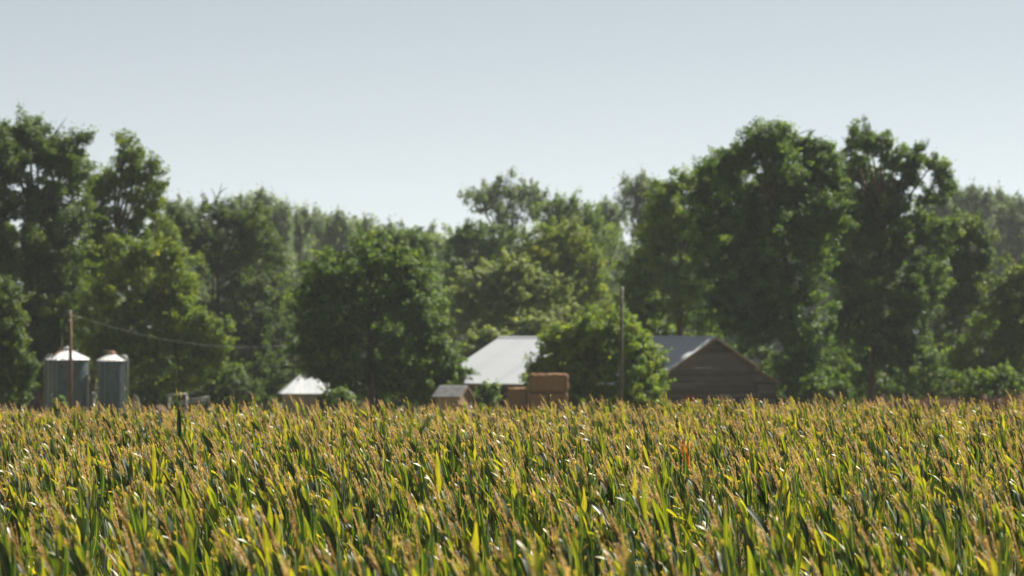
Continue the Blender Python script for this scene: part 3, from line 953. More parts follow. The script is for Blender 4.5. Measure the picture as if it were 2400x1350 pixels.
# ------------------------------------------------------------------ hip roofed shed
def build_hip_shed():
    Y = 312
    c = P(765, 0, Y)
    c.z = GZ
    root = empty("hip_shed", c, "small beige shed with bright metal hip roof half hidden by the central tree", "shed", rot=(0, 0, R(6)))
    m = mpx(Y)
    hw, hd = 3.45, 2.3
    ez, rz = 2.42, 4.0
    # walls: vertical boards on the front and both ends
    n = 22
    for i in range(n):
        x0 = -hw + 2 * hw * i / n
        if i in (8, 9, 10):
            continue
        MB().box(x0 + 0.006, x0 + 2 * hw / n - 0.006, -hd - rnd.uniform(0.02, 0.04), -hd, 0, ez).build("board", M['beige_wall'], root)
        MB().box(x0 + 0.006, x0 + 2 * hw / n - 0.006, hd, hd + 0.03, 0, ez).build("board", M['beige_wall'], root)
    for sx in (-1, 1):
        for i in range(14):
            y0 = -hd + 2 * hd * i / 14
            MB().box(sx * hw - 0.015, sx * hw + 0.015, y0 + 0.006, y0 + 2 * hd / 14 - 0.006, 0, ez).build("board", M['beige_wall'], root)
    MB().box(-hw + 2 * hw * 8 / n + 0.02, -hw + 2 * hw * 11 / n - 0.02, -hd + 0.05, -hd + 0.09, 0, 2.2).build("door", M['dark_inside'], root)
    MB().box(-hw + 2 * hw * 8 / n, -hw + 2 * hw * 11 / n, -hd - 0.03, -hd, 2.22, ez).build("door_lintel", M['pale_wood'], root)
    # hip roof from strips of sheet
    o = 0.35
    A, B, ri = hw + o, hd + o, 2.0
    ze = ez - 0.03

    def face(poly, nm):
        poly = [Vector(p) for p in poly]
        nrm = (poly[1] - poly[0]).cross(poly[-1] - poly[0]).normalized()
        if nrm.z < 0:
            nrm = -nrm
        k = len(poly)
        MB().add(poly + [p + nrm * 0.03 for p in poly], [tuple(range(k - 1, -1, -1)), tuple(range(k, 2 * k))] + [(i, (i + 1) % k, k + (i + 1) % k, k + i) for i in range(k)]).build(nm, M['roof_metal'], root)
    for sy in (-1, 1):
        n = 10
        for i in range(n):
            x0, x1 = -A + 2 * A * i / n + 0.004, -A + 2 * A * (i + 1) / n - 0.004

            def top(x):
                if abs(x) <= ri:
                    return 1.0
                return (A - abs(x)) / (A - ri)
            t0, t1 = top(x0), top(x1)
            face([(x0, sy * B, ze), (x1, sy * B, ze), (x1, sy * B * (1 - t1), ze + (rz - ze) * t1), (x0, sy * B * (1 - t0), ze + (rz - ze) * t0)], "roof_panel")
    for sx in (-1, 1):
        n = 6
        for i in range(n):
            y0, y1 = -B + 2 * B * i / n + 0.004, -B + 2 * B * (i + 1) / n - 0.004
            t0, t1 = 1 - abs(y0) / B, 1 - abs(y1) / B
            face([(sx * A, y0, ze - 0.003), (sx * A, y1, ze - 0.003), (sx * (A + (ri - A) * t1), y1, ze + (rz - ze) * t1 - 0.003), (sx * (A + (ri - A) * t0), y0, ze + (rz - ze) * t0 - 0.003)], "roof_panel")
    MB().tube([(-ri, 0, rz + 0.02), (ri, 0, rz + 0.02)], 0.07, 6).build("ridge_cap", M['roof_metal'], root)


build_hip_shed()


# ------------------------------------------------------------------ tan shed
def build_tan_shed():
    Y = 288
    c = P(1064, 0, Y)
    c.z = GZ
    root = empty("tan_shed", c, "tiny tan plank shed with grey shingle roof left of the hay bales", "shed", rot=(0, 0, R(-28)))
    hw, hd, ez, rz = 0.98, 0.98, 2.62, 3.28
    for i in range(9):
        x0 = -hw + 2 * hw * i / 9
        zt = lambda x: ez
        MB().box(x0 + 0.005, x0 + 2 * hw / 9 - 0.005, -hd - rnd.uniform(.02, .035), -hd, 0, ez).build("plank", M['tan_wood'], root)
        MB().box(x0 + 0.005, x0 + 2 * hw / 9 - 0.005, hd, hd + .03, 0, ez).build("plank", M['tan_wood'], root)
    for sx in (-1, 1):
        for i in range(9):
            y0 = -hd + 2 * hd * i / 9
            if sx < 0 and i in (3, 4, 5):
                continue
            ym = abs(y0 + hd / 9)
            MB().box(sx * hw - .015, sx * hw + .015, y0 + .005, y0 + 2 * hd / 9 - .005, 0, ez + (rz - ez) * (1 - ym / hd) * 0.92).build("plank", M['tan_wood'], root)
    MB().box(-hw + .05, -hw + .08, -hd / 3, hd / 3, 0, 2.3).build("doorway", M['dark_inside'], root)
    over = 0.22
    th = math.atan2(rz - ez, hd)
    for sy in (-1, 1):
        rows = 6
        ln = (hd + over) / math.cos(th) / rows
        for r in range(rows):
            for q in range(7):
                xw = 2 * (hw + over) / 7
                x0 = -hw - over + xw * q + (0.0 if r % 2 else 0.004)
                d0, d1 = r * ln, (r + 1) * ln + 0.06
                pts = []
                for (d, up) in ((d0, 0.03), (d1, 0.055)):
                    pts.append((sy * d * math.cos(th), rz + 0.02 - d * math.sin(th) + up))
                (ya, za), (yb, zb) = pts
                poly = [(ya, za), (yb, zb), (yb, zb + 0.025), (ya, za + 0.015)]
                MB().prism(poly, 'x', x0 + .004, x0 + xw - .004).build("shingle", M['shingle'], root)
    for sx in (-1, 1):
        MB().prism([(-hd - over, ez - 0.17 - 0.12), (0, rz - 0.09), (hd + over, ez - 0.17 - 0.12), (hd + over, ez - 0.14), (0, rz + 0.03), (-hd - over, ez - 0.14)], 'x', sx * (hw + 0.17), sx * (hw + 0.2)).build("barge_board", M['tan_wood'], root)


build_tan_shed()


# ------------------------------------------------------------------ grain bins
def build_bin(px, Y, rpx, eave_y, peak_y, label, kind):
    c = P(px, 0, Y)
    c.z = GZ
    root = empty("grain_bin", c, label, "grain bin")
    m = mpx(Y)
    Rr = rpx * m
    ez = P(0, eave_y, Y).z - GZ
    pz = P(0, peak_y, Y).z - GZ
    MB().lathe([(Rr + 0.15, 0.0), (Rr + 0.15, 0.2), (0, 0.2)], 40).build("foundation_slab", M['concrete'], root)
    # corrugated rings
    n = 6
    h = (ez - 0.2) / n
    prof = []
    steps = 28
    for i in range(steps + 1):
        prof.append((Rr + 0.016 * math.sin(i / 4.0 * 2 * math.pi) + (0.012 if i in (0, steps) else 0), h * i / steps))
    me = MB().lathe(prof, 56).mesh("wall_ring", True)
    me.materials.append(M['bin_metal'])
    for i in range(n):
        o = link("wall_ring", me, root)
        o.location = (0, 0, 0.2 + h * i)
        o.rotation_euler = (0, 0, 0.37 * i)
    # roof sheets
    npan = 18
    ro = Rr + 0.12
    r1 = 0.28
    slope = (pz - ez) / Rr
    v, f = [], []
    a = 2 * math.pi / npan
    cols = [(-a / 2, 0.045), (-a / 2 * 0.86, 0.0), (0, 0.0), (a / 2 * 0.86, 0.0), (a / 2 * 0.985, 0.045)]
    for r in (ro, (ro + r1) / 2, r1):
        z = pz - slope * r
        for (t, up) in cols:
            v.append((r * math.cos(t), r * math.sin(t), z + up))
    for i in range(2):
        for k in range(4):
            f.append((i * 5 + k, i * 5 + k + 1, (i + 1) * 5 + k + 1, (i + 1) * 5 + k))
    me = MB().add(v, f).mesh("roof_panel")
    me.materials.append(M['bin_roof'])
    for k in range(npan):
        o = link("roof_panel", me, root)
        o.rotation_euler = (0, 0, a * k)
    MB().lathe([(0.34, pz - slope * 0.30 + 0.03), (0.34, pz - slope * 0.3 + 0.12), (0.30, pz + 0.03), (0.0, pz + 0.10)], 20).build("roof_cap", M['bin_roof'] if kind == 1 else M['rust'], root, True)
    # eave trim
    MB().lathe([(Rr + 0.02, ez - 0.12), (Rr + 0.05, ez - 0.12), (Rr + 0.05, ez - 0.04), (Rr + 0.02, ez - 0.04)], 56).build("eave_band", M['bin_metal'], root, True)
    # ladder at the front left
    la = R(-118)
    lx, ly = math.cos(la) * (Rr + 0.16), math.sin(la) * (Rr + 0.16)
    lad = MB()
    tx, ty = -math.sin(la) * 0.19, math.cos(la) * 0.19
    for sgn in (-1, 1):
        lad.tube([(lx + tx * sgn, ly + ty * sgn, 0.6), (lx + tx * sgn, ly + ty * sgn, ez + 0.1)], 0.022, 6)
    for i in range(int((ez - 0.6) / 0.3)):
        z = 0.75 + 0.3 * i
        lad.tube([(lx - tx, ly - ty, z), (lx + tx, ly + ty, z)], 0.014, 5)
    lad.build("ladder", M['pipe'], root)
    MB().box(-0.35, 0.35, Rr + 0.01, Rr + 0.06, 0.5, 1.7, Matrix.Rotation(R(205), 4, 'Z')).build("door", M['bin_metal'], root)
    if kind == 1:
        # fill pipe on the left with its hooked top, roof walk with rusty rail, roof vent stub
        x = -Rr - 0.06
        pts = [(x - .08, -0.3, 0), (x - .08, -0.3, ez - 0.1)] + [(x - .08 + 0.45 * (1 - math.cos(t)), -0.3, ez - 0.1 + 0.42 * math.sin(t)) for t in np.linspace(0.25, 2.7, 9)]
        MB().tube(pts, 0.055, 8).build("fill_pipe", M['pipe'], root, True)
        MB().tube([(-Rr * 0.72, -Rr * 0.62, ez + 0.02), (-Rr * 0.25, -Rr * 0.3, pz + 0.05)], 0.07, 6).build("roof_ladder", M['rust'], root)
        MB().tube([(-0.42, -0.3, pz - 0.1), (-0.42, -0.3, pz + 0.75)], 0.03, 6).build("vent_rod", M['pipe'], root)
        MB().lathe([(0.0, 0), (0.14, 0.02), (0.14, 0.1), (0.07, 0.12), (0.07, 0.05), (0, 0.05)], 16).build("eave_lamp", M['white_pipe'], root, True, loc=(-Rr * 0.86, -Rr * 0.60, ez - 0.42), rot=(R(90), 0, R(-30)))
        # unloading hopper at the lower right
        MB().prism([(Rr * 0.55, 0.3), (Rr + 0.75, 0.3), (Rr + 0.55, 0.9), (Rr * 0.95, 1.55), (Rr * 0.75, 1.5)], 'y', -1.3, -0.6).build("unloading_hopper", M['white_pipe'], root)
    else:
        x = Rr + 0.22
        pts = [(x, -0.1, 0)] + [(x, -0.1, ez - 0.1)] + [(x - 0.38 * (1 - math.cos(t)), -0.1, ez - 0.1 + 0.42 * math.sin(t)) for t in np.linspace(0.2, 2.4, 9)]
        MB().tube(pts, 0.085, 8).build("fill_pipe", M['pipe'], root, True)
        MB().box(-0.62, 0.12, -0.1, 0.1, pz + 0.06, pz + 0.14).build("cap_lid", M['pipe'], root)
        MB().tube([(0.0, -Rr - 0.1, 0), (0.0, -Rr - 0.1, 1.7)], 0.05, 6).build("drain_pipe", M['pipe'], root)
    return root


build_bin(159, 300, 48.5, 841, 815, "wider corrugated grain bin with pale cone roof, behind the reddish pole", 1)
build_bin(261, 300, 31.5, 843, 825, "narrower corrugated grain bin with hooked fill pipe on its right side", 2)

# auger parts between the bins
au = empty("grain_auger", (P(222, 0, 303).x, 303, GZ), "small pale grain auger standing between the two bins", "auger")
MB().tube([(0.0, 0, 0.9), (-0.15, 0.1, 2.6)], 0.11, 8).build("tube", M['white_pipe'], au, True)
MB().prism([(-0.35, 0.5), (0.4, 0.5), (0.28, 1.2), (-0.2, 1.3)], 'y', -0.35, 0.3).build("hopper", M['white_pipe'], au)
MB().lathe([(0.0, -0.1), (0.26, -0.1), (0.26, 0.1), (0, 0.1)], 18).build("wheel", M['dark_inside'], au, loc=(-0.3, -0.3, 0.26), rot=(R(90), 0, 0))
MB().lathe([(0.0, -0.1), (0.26, -0.1), (0.26, 0.1), (0, 0.1)], 18).build("wheel", M['dark_inside'], au, loc=(0.3, -0.3, 0.26), rot=(R(90), 0, 0))
MB().box(-0.1, 0.14, -0.2, 0.1, 2.2, 2.55).build("motor_box", M['white_pipe'], au)


# ------------------------------------------------------------------ hay bales
def build_bales():
    Y = 284
    m = mpx(Y)
    rng = np.random.default_rng(21)

    def bale_mesh(lx, ly, lz, seed):
        r = np.random.default_rng(seed)
        n = (14, 8, 8)
        vs, idx, fs = [], {}, []

        def vid(i, j, k):
            key = (i, j, k)
            if key not in idx:
                p = np.array([i / n[0] * 2 - 1, j / n[1] * 2 - 1, k / n[2] * 2 - 1])
                # rounded box
                q = np.sign(p) * np.abs(p)
                e = 0.16
                w = np.clip((np.abs(q) - (1 - e)) / e, 0, 1)
                cnt = np.sort(w)[::-1]
                sh = 1 - 0.12 * (cnt[1] ** 2)
                q = q * sh + r.normal(0, 0.014, 3)
                # twine bites in
                for tx in (-0.72, -0.36, 0, 0.36, 0.72):
                    if abs(p[0] - tx) < 0.05:
                        q[1:] *= 0.975
                idx[key] = len(vs)
                vs.append(q * np.array([lx, ly, lz]) / 2)
            return idx[key]
        for a, b, c in ((0, 1, 2), (1, 2, 0), (2, 0, 1)):
            for side in (0, n[c]):
                for i in range(n[a]):
                    for j in range(n[b]):
                        q = []
                        for (ii, jj) in ((i, j), (i + 1, j), (i + 1, j + 1), (i, j + 1)):
                            t = [0, 0, 0]
                            t[a], t[b], t[c] = ii, jj, side
                            q.append(vid(*t))
                        fs.append(tuple(q))
        mb = MB().add(vs, fs)
        return mb

    def bale(px, py_top, wpx, hpx, label, dy=0.0, depth=1.2, rz=0.0, seed=1):
        top = P(px, py_top, Y + dy)
        lz = hpx * m
        lx = wpx * m
        root = empty("hay_bale", (top.x, Y + dy, top.z - lz / 2), label, "hay bale", "stacked hay bales", rot=(0, 0, rz))
        body = bale_mesh(lx, depth, lz, seed).build("body", M['hay'], root, True)
        for t in (-0.72, -0.36, 0, 0.36, 0.72):
            x = t * lx / 2
            a, b = depth / 2 * 0.99, lz / 2 * 0.99
            MB().tube([(x, -a * .95, -b), (x, -a, -b * .9), (x, -a, b * .9), (x, -a * .92, b), (x, a * .92, b), (x, a, b * .9)], 0.012, 4).build("twine", M['twine'], body)
        # loose straws standing off the faces
        r = np.random.default_rng(seed + 50)
        n = 420
        C = r.uniform(-0.5, 0.5, (n, 3)) * np.array([lx, depth, lz])
        fc = r.integers(0, 2, n)
        C[fc == 0, 1] = -depth / 2
        C[fc == 1, 2] = lz / 2 * 0.97
        N = r.normal(size=(n, 3))
        N /= np.linalg.norm(N, axis=1, keepdims=True)
        V, F = leaf_cards(C, N, 0.14, r, 0.09)
        s = link("loose_straw", np_mesh("loose_straw", V, F), root, M['twine'])
        s["kind"] = "stuff"
        return root
    h = 44
    bale(1286, 875, 91, h, "topmost hay bale of the tall stack in front of the round bush", seed=1, rz=R(-2))
    bale(1262, 875 + h, 45, h, "hay bale under the topmost one, left of the pair in the middle layer", seed=2, depth=1.3)
    bale(1308, 875 + h, 46, h, "hay bale under the topmost one, right of the pair in the middle layer", seed=3, depth=1.3)
    bale(1285, 875 + 2 * h, 92, h, "bottom hay bale carrying the tall stack, mostly hidden by the corn", seed=4, depth=1.35)
    bale(1214, 908, 48, 50, "single upper hay bale stepping down at the left of the tall stack", seed=5, dy=0.7)
    bale(1212, 958, 52, 49, "lowest hay bale at the left step of the stack, mostly hidden by the corn", seed=6, dy=0.7, depth=1.3)


build_bales()


# ------------------------------------------------------------------ poles and wires
def pole(px, top_y, Y, r, mat, label, arm=True, lean=0.0):
    top = P(px, top_y, Y)
    gz = ground_z(top.x, Y)
    root = empty("utility_pole", (top.x, Y, gz), label, "utility pole")
    h = top.z - gz
    MB().tube([(-lean, 0, -0.2), (-lean * .5, 0, h * .5), (0, 0, h)], [r * 1.2, r * 1.08, r * 0.85], 12).build("shaft", M[mat], root, True)
    MB().lathe([(r * 0.9, 0), (r * 0.9, 0.04), (0, 0.1)], 12).build("cap", M['pipe'], root, loc=(0, 0, h))
    for z in (h - 0.25, h - 0.75):
        br = MB().tube([(0, -r, z), (0, -r - 0.14, z), (0, -r - 0.14, z + 0.06)], 0.014, 6).build("bracket", M['pipe'], root)
        MB().lathe([(0, -0.05), (0.045, -0.05), (0.035, 0), (0.05, 0.03), (0.03, 0.07), (0, 0.07)], 10).build("insulator", M['ceramic'], br, True, loc=(0, -r - 0.14, z + 0.1))
    return root


pole(165, 730, 272, 0.125, 'pole_wood', "reddish wooden pole standing in front of the wider grain bin", lean=-0.03)
pole(690, 782, 322, 0.11, 'pole_grey', "short dark pole with pale insulator left of the central tree")
pole(958, 728, 332, 0.16, 'pole_grey', "utility pole hidden behind the central tree, holding the wires")
pole(1458, 676, 284, 0.12, 'pole_grey', "tall grey wooden pole in front of the round bush and barn", lean=0.12)


def wire(a, b, sag, label, r=0.012):
    a, b = Vector(a), Vector(b)
    pts = []
    for i in range(25):
        t = i / 24
        p = a.lerp(b, t)
        p.z -= sag * 4 * t * (1 - t)
        pts.append(p - a)
    o = MB().tube(pts, r, 5).build("power_line", M['wire'], None, True, loc=a)
    tag(o, label, "wire")


wire(P(168, 737, 271.7), P(958, 738, 331.7), 2.55, "slack wire from the reddish pole to the central tree")
wire(P(958, 735, 331.7), P(1458, 684, 283.7), 1.55, "upper wire sagging between the central tree and the tall grey pole", 0.014)
wire(P(958, 750, 331.7), P(1458, 699, 283.7), 1.55, "lower wire sagging between the central tree and the tall grey pole", 0.014)

# ------------------------------------------------------------------ small yard things
fr = empty("pipe_frame", (P(440, 0, 300).x, 300, GZ), "worn white pipe frame standing right of the narrower grain bin", "pipe frame")
b = fr.location
for x in (396, 437):
    q = P(x, 927, 300) - b
    MB().tube([(q.x, 0, 0), (q.x, 0, q.z)], 0.10, 8).build("post", M['white_pipe'], fr, True)
MB().tube([P(390, 927, 300) - b, P(439, 924, 300) - b], 0.09, 8).build("rail", M['white_pipe'], fr, True)
MB().tube([P(420, 941, 300) - b, P(490, 930, 300) - b], 0.05, 8).build("rail", M['white_pipe'], fr, True)
MB().tube([P(420, 947, 300) - b, P(488, 937, 300) - b], 0.04, 8).build("rail", M['white_pipe'], fr, True)
q = P(488, 930, 300) - b
MB().tube([(q.x, 0, 0), (q.x, 0, q.z)], 0.05, 8).build("post", M['pole_grey'], fr, True)

pp = empty("fence_post", (P(547, 0, 298).x, 298, GZ), "thin grey wooden post between the yellow-green tree and hip roofed shed", "post")
MB().tube([(0, 0, -0.2), (0, 0, P(0, 915, 298).z - GZ)], [0.11, 0.09], 9).build("shaft", M['pole_grey'], pp, True)
MB().lathe([(0.1, 0), (0.06, 0.05), (0, 0.06)], 9).build("top", M['pole_grey'], pp, loc=(0, 0, P(0, 915, 298).z - GZ))


def boulder(name, px, py, Y, rx, rz, mat, label, cat, seed):
    rng = np.random.default_rng(seed)
    c = P(px, py, Y)
    v, f = [], []
    nu, nv = 16, 9
    h = (c.z - GZ) + rz
    for j in range(nv + 1):
        th = math.pi * j / nv
        for i in range(nu):
            ph = 2 * math.pi * i / nu
            k = 1 + 0.16 * math.sin(3 * ph + seed) * math.sin(2 * th + 1) + rng.normal(0, 0.03)
            v.append((rx * k * math.sin(th) * math.cos(ph), rx * 0.8 * k * math.sin(th) * math.sin(ph), h / 2 + h / 2 * k * math.cos(th)))
    for j in range(nv):
        for i in range(nu):
            f.append((j * nu + i, j * nu + (i + 1) % nu, (j + 1) * nu + (i + 1) % nu, (j + 1) * nu + i))
    o = MB().add(v, f).build(name, M[mat], None, True, loc=(c.x, Y, GZ))
    tag(o, label, cat)


boulder("pale_boulder", 318, 940, 297, 0.38, 0.28, 'stone', "pale rounded boulder just right of the narrower grain bin", "boulder", 3)
boulder("dirt_mound", 374, 960, 301, 0.7, 0.28, 'mound', "low rust coloured mound left of the white pipe frame", "mound", 8)

# ------------------------------------------------------------------ corn
WIND = np.array([-1.0, 0.12, 0.0])


def leaf_arrays(rng, L, W, az, el, wind, droop, tint, twist):
    n, mcols = 13, 5
    d = np.array([math.cos(el) * math.cos(az), math.cos(el) * math.sin(az), math.sin(el)])
    side0 = np.array([-math.sin(az), math.cos(az), 0.0])
    p = np.zeros(3)
    V, UV = [], []
    step = L / (n - 1)
    ph = rng.uniform(0, 6.28)
    fr = rng.uniform(9, 15)
    for i in range(n):
        t = i / (n - 1)
        s = side0 - d * np.dot(side0, d)
        s /= np.linalg.norm(s) + 1e-9
        nrm = np.cross(d, s)
        a = twist * t
        s, nrm = s * math.cos(a) + nrm * math.sin(a), -s * math.sin(a) + nrm * math.cos(a)
        w = W * min(1.0, 0.45 + 3.2 * t) * max(0.0, 1 - t ** 2.4) ** 0.8 + 0.003
        for k in range(mcols):
            u = k / (mcols - 1)
            x = (u - 0.5) * w
            lift = 0.36 * abs(x) * (1 - 0.5 * t) + 0.011 * math.sin(fr * t + ph + (3.1 if u > 0.5 else 0)) * (abs(u - 0.5) * 2) ** 2 * min(1, 4 * t)
            V.append(p + s * x + nrm * lift)
            UV.append((u, t))
        p = p + d * step
        d = d + WIND * wind * (t ** 0.5) * step * 2.2 + np.array([0, 0, -droop * (t + 0.15) * step * 3.0])
        d /= np.linalg.norm(d)
    F = [(i * mcols + k, i * mcols + k + 1, (i + 1) * mcols + k + 1, (i + 1) * mcols + k) for i in range(n - 1) for k in range(mcols - 1)]
    return np.array(V), np.array(F), np.array(UV), np.full(len(V), tint)


def tassel_arrays(rng, L, lean):
    V, F, T = [], [], []

    def spikelets(path, per, size):
        n = len(path)
        for i in range(n - 1):
            for _ in range(per):
                t = rng.uniform()
                c = path[i] * (1 - t) + path[i + 1] * t
                d = path[i + 1] - path[i]
                d = d / (np.linalg.norm(d) + 1e-9)
                o = rng.normal(size=3)
                o -= d * np.dot(o, d)
                o /= np.linalg.norm(o) + 1e-9
                ax = d * 0.85 + o * 0.6
                ax /= np.linalg.norm(ax)
                b = np.cross(ax, o)
                b /= np.linalg.norm(b) + 1e-9
                s = size * rng.uniform(0.7, 1.3) * (1 - 0.35 * i / n)
                q = c + o * 0.003
                k = len(V)
                V.extend([q, q + ax * s * .5 + b * s * .27, q + ax * s, q + ax * s * .5 - b * s * .27])
                F.append((k, k + 1, k + 2, k + 3))
                T.extend([min(1, max(0, rng.normal(0.5, 0.2)))] * 4)

    def axis(path, r):
        k0 = len(V)
        for i, p in enumerate(path):
            rr = r * (1 - 0.7 * i / (len(path) - 1))
            for a in range(3):
                V.append(p + np.array([math.cos(a * 2.09), math.sin(a * 2.09), 0]) * rr)
                T.append(0.45)
        for i in range(len(path) - 1):
            for a in range(3):
                a2 = (a + 1) % 3
                F.append((k0 + i * 3 + a, k0 + i * 3 + a2, k0 + i * 3 + 3 + a2, k0 + i * 3 + 3 + a))

    def curve(p0, d, L, bend, n):
        pts = [np.array(p0, float)]
        d = np.array(d, float)
        for i in range(n - 1):
            d = d / np.linalg.norm(d)
            pts.append(pts[-1] + d * L / (n - 1))
            d = d + WIND * bend / (n - 1) + rng.normal(0, 0.02, 3)
        return pts
    main = curve((0, 0, 0), (-lean * 0.4, rng.normal(0, .06), 1), L, lean, 10)
    axis(main, 0.006)
    spikelets(main[2:], 18, 0.020)
    nb = rng.integers(2, 6)
    for k in range(nb):
        i = rng.integers(1, 5)
        a = rng.uniform(0, 6.28)
        sp = rng.uniform(0.02, 0.13) if rng.random() < 0.85 else rng.uniform(0.2, 0.4)
        d = np.array([math.cos(a) * sp - lean * 0.5, math.sin(a) * sp, 1.0])
        br = curve(main[i], d, L * rng.uniform(0.45, 0.72), lean * rng.uniform(0.8, 1.7), 7)
        axis(br, 0.0035)
        spikelets(br[1:], 9, 0.018)
    return np.array(V), np.array(F), np.zeros((len(V), 2)), np.array(T)


N_PROTO = 28
PROTO = []
SRC = bpy.data.collections.new("corn_sources")          # not linked to the scene


def make_proto(i, special=None):
    rng = np.random.default_rng(900 + i)
    H = 2.06                                           # tassel base
    lean = rng.uniform(0.10, 0.34)
    parts = []
    # stalk
    sx = lambda z: -0.10 * lean / 0.22 * (z / H) ** 3
    mb = MB().tube([(sx(z), 0, z) for z in (0, 0.7, 1.3, 1.7, 1.95, H)], [0.014, 0.013, 0.011, 0.008, 0.006, 0.005], 6)
    me = mb.mesh("stalk", True)
    me.attributes.new("tint", 'FLOAT', 'POINT')
    me.uv_layers.new(name="UVMap")
    me.materials.append(M['stalk'])
    parts.append(("stalk", me, (0, 0, 0)))
    az0 = rng.uniform(0, 6.28)
    zs = [0.45, 0.8, 1.1, 1.32, 1.50, 1.66, 1.79, 1.90, 1.98]
    for k, z in enumerate(zs):
        az = az0 + (math.pi if k % 2 else 0) + rng.normal(0, 0.45)
        top = k / (len(zs) - 1)
        L = rng.uniform(0.65, 0.88) * (1.0 - 0.38 * top ** 2)
        W = rng.uniform(0.072, 0.115) * (1.0 - 0.15 * top)
        el = R(rng.uniform(66, 82)) if k < 6 else R(rng.uniform(74, 88))
        wind = rng.uniform(0.15, 0.85)
        droop = rng.uniform(0.0, 0.35) if rng.random() < 0.7 else rng.uniform(0.5, 1.6)
        tint = float(np.clip(rng.normal(0.28, 0.20), 0.02, 0.56))
        if rng.random() < 0.16:
            tint = rng.uniform(0.46, 0.64)
        if special == 'orange' and k >= 7:
            tint, L, W, droop, wind = 1.15, 0.56, 0.085, 0.05, 0.25
        if special == 'green':
            tint = 0.02
            if k >= 6:
                L, W, el, droop, wind = 0.95, 0.085, R(87), 0.0, 0.05
        V, F, UV, T = leaf_arrays(rng, L, W, az, el, wind, droop, tint, rng.normal(0, 0.7))
        me = np_mesh("leaf", V, F, True, {"tint": ('POINT', T)}, UV)
        me.materials.append(M['corn_leaf'])
        parts.append(("leaf", me, (sx(z), 0, z)))
    if special != 'green':
        V, F, UV, T = tassel_arrays(rng, rng.uniform(0.40, 0.56), lean * 1.3)
        me = np_mesh("tassel", V, F, False, {"tint": ('POINT', T)}, UV)
        me.materials.append(M['tassel'])
        parts.append(("tassel", me, (sx(H), 0, H - 0.02)))
    return parts


def join_parts(parts, name):
    """one mesh of a whole plant, for the mass of the field"""
    Vs, Fs, Ls, mats, mi, T, UV = [], [], [], [], [], [], []
    off = 0
    for (nm, me, loc) in parts:
        n = len(me.vertices)
        co = np.empty(n * 3, dtype=np.float32)
        me.vertices.foreach_get("co", co)
        Vs.append(co.reshape(-1, 3) + np.array(loc, dtype=np.float32))
        ls = np.empty(len(me.polygons), dtype=np.int32)
        me.polygons.foreach_get("loop_total", ls)
        li = np.empty(len(me.loops), dtype=np.int32)
        me.loops.foreach_get("vertex_index", li)
        Fs.append(li + off)
        Ls.append(ls)
        t = np.empty(n, dtype=np.float32)
        me.attributes["tint"].data.foreach_get("value", t)
        T.append(t)
        uv = np.zeros(len(me.loops) * 2, dtype=np.float32)
        me.uv_layers[0].data.foreach_get("uv", uv)
        UV.append(uv)
        m = me.materials[0]
        if m not in mats:
            mats.append(m)
        mi.append(np.full(len(ls), mats.index(m), dtype=np.int32))
        off += n
    V = np.concatenate(Vs)
    L = np.concatenate(Fs)
    LS = np.concatenate(Ls)
    me = bpy.data.meshes.new(name)
    me.vertices.add(len(V))
    me.vertices.foreach_set("co", V.ravel())
    me.loops.add(len(L))
    me.loops.foreach_set("vertex_index", L)
    me.polygons.add(len(LS))
    me.polygons.foreach_set("loop_start", np.concatenate([[0], np.cumsum(LS)[:-1]]).astype(np.int32))
    for m in mats:
        me.materials.append(m)
    me.polygons.foreach_set("material_index", np.concatenate(mi))
    me.polygons.foreach_set("use_smooth", np.ones(len(LS), dtype=bool))
    l = me.uv_layers.new(name="UVMap")
    l.data.foreach_set("uv", np.concatenate(UV))
    a = me.attributes.new("tint", 'FLOAT', 'POINT')
    a.data.foreach_set("value", np.concatenate(T))
    me.update(calc_edges=True)
    return me


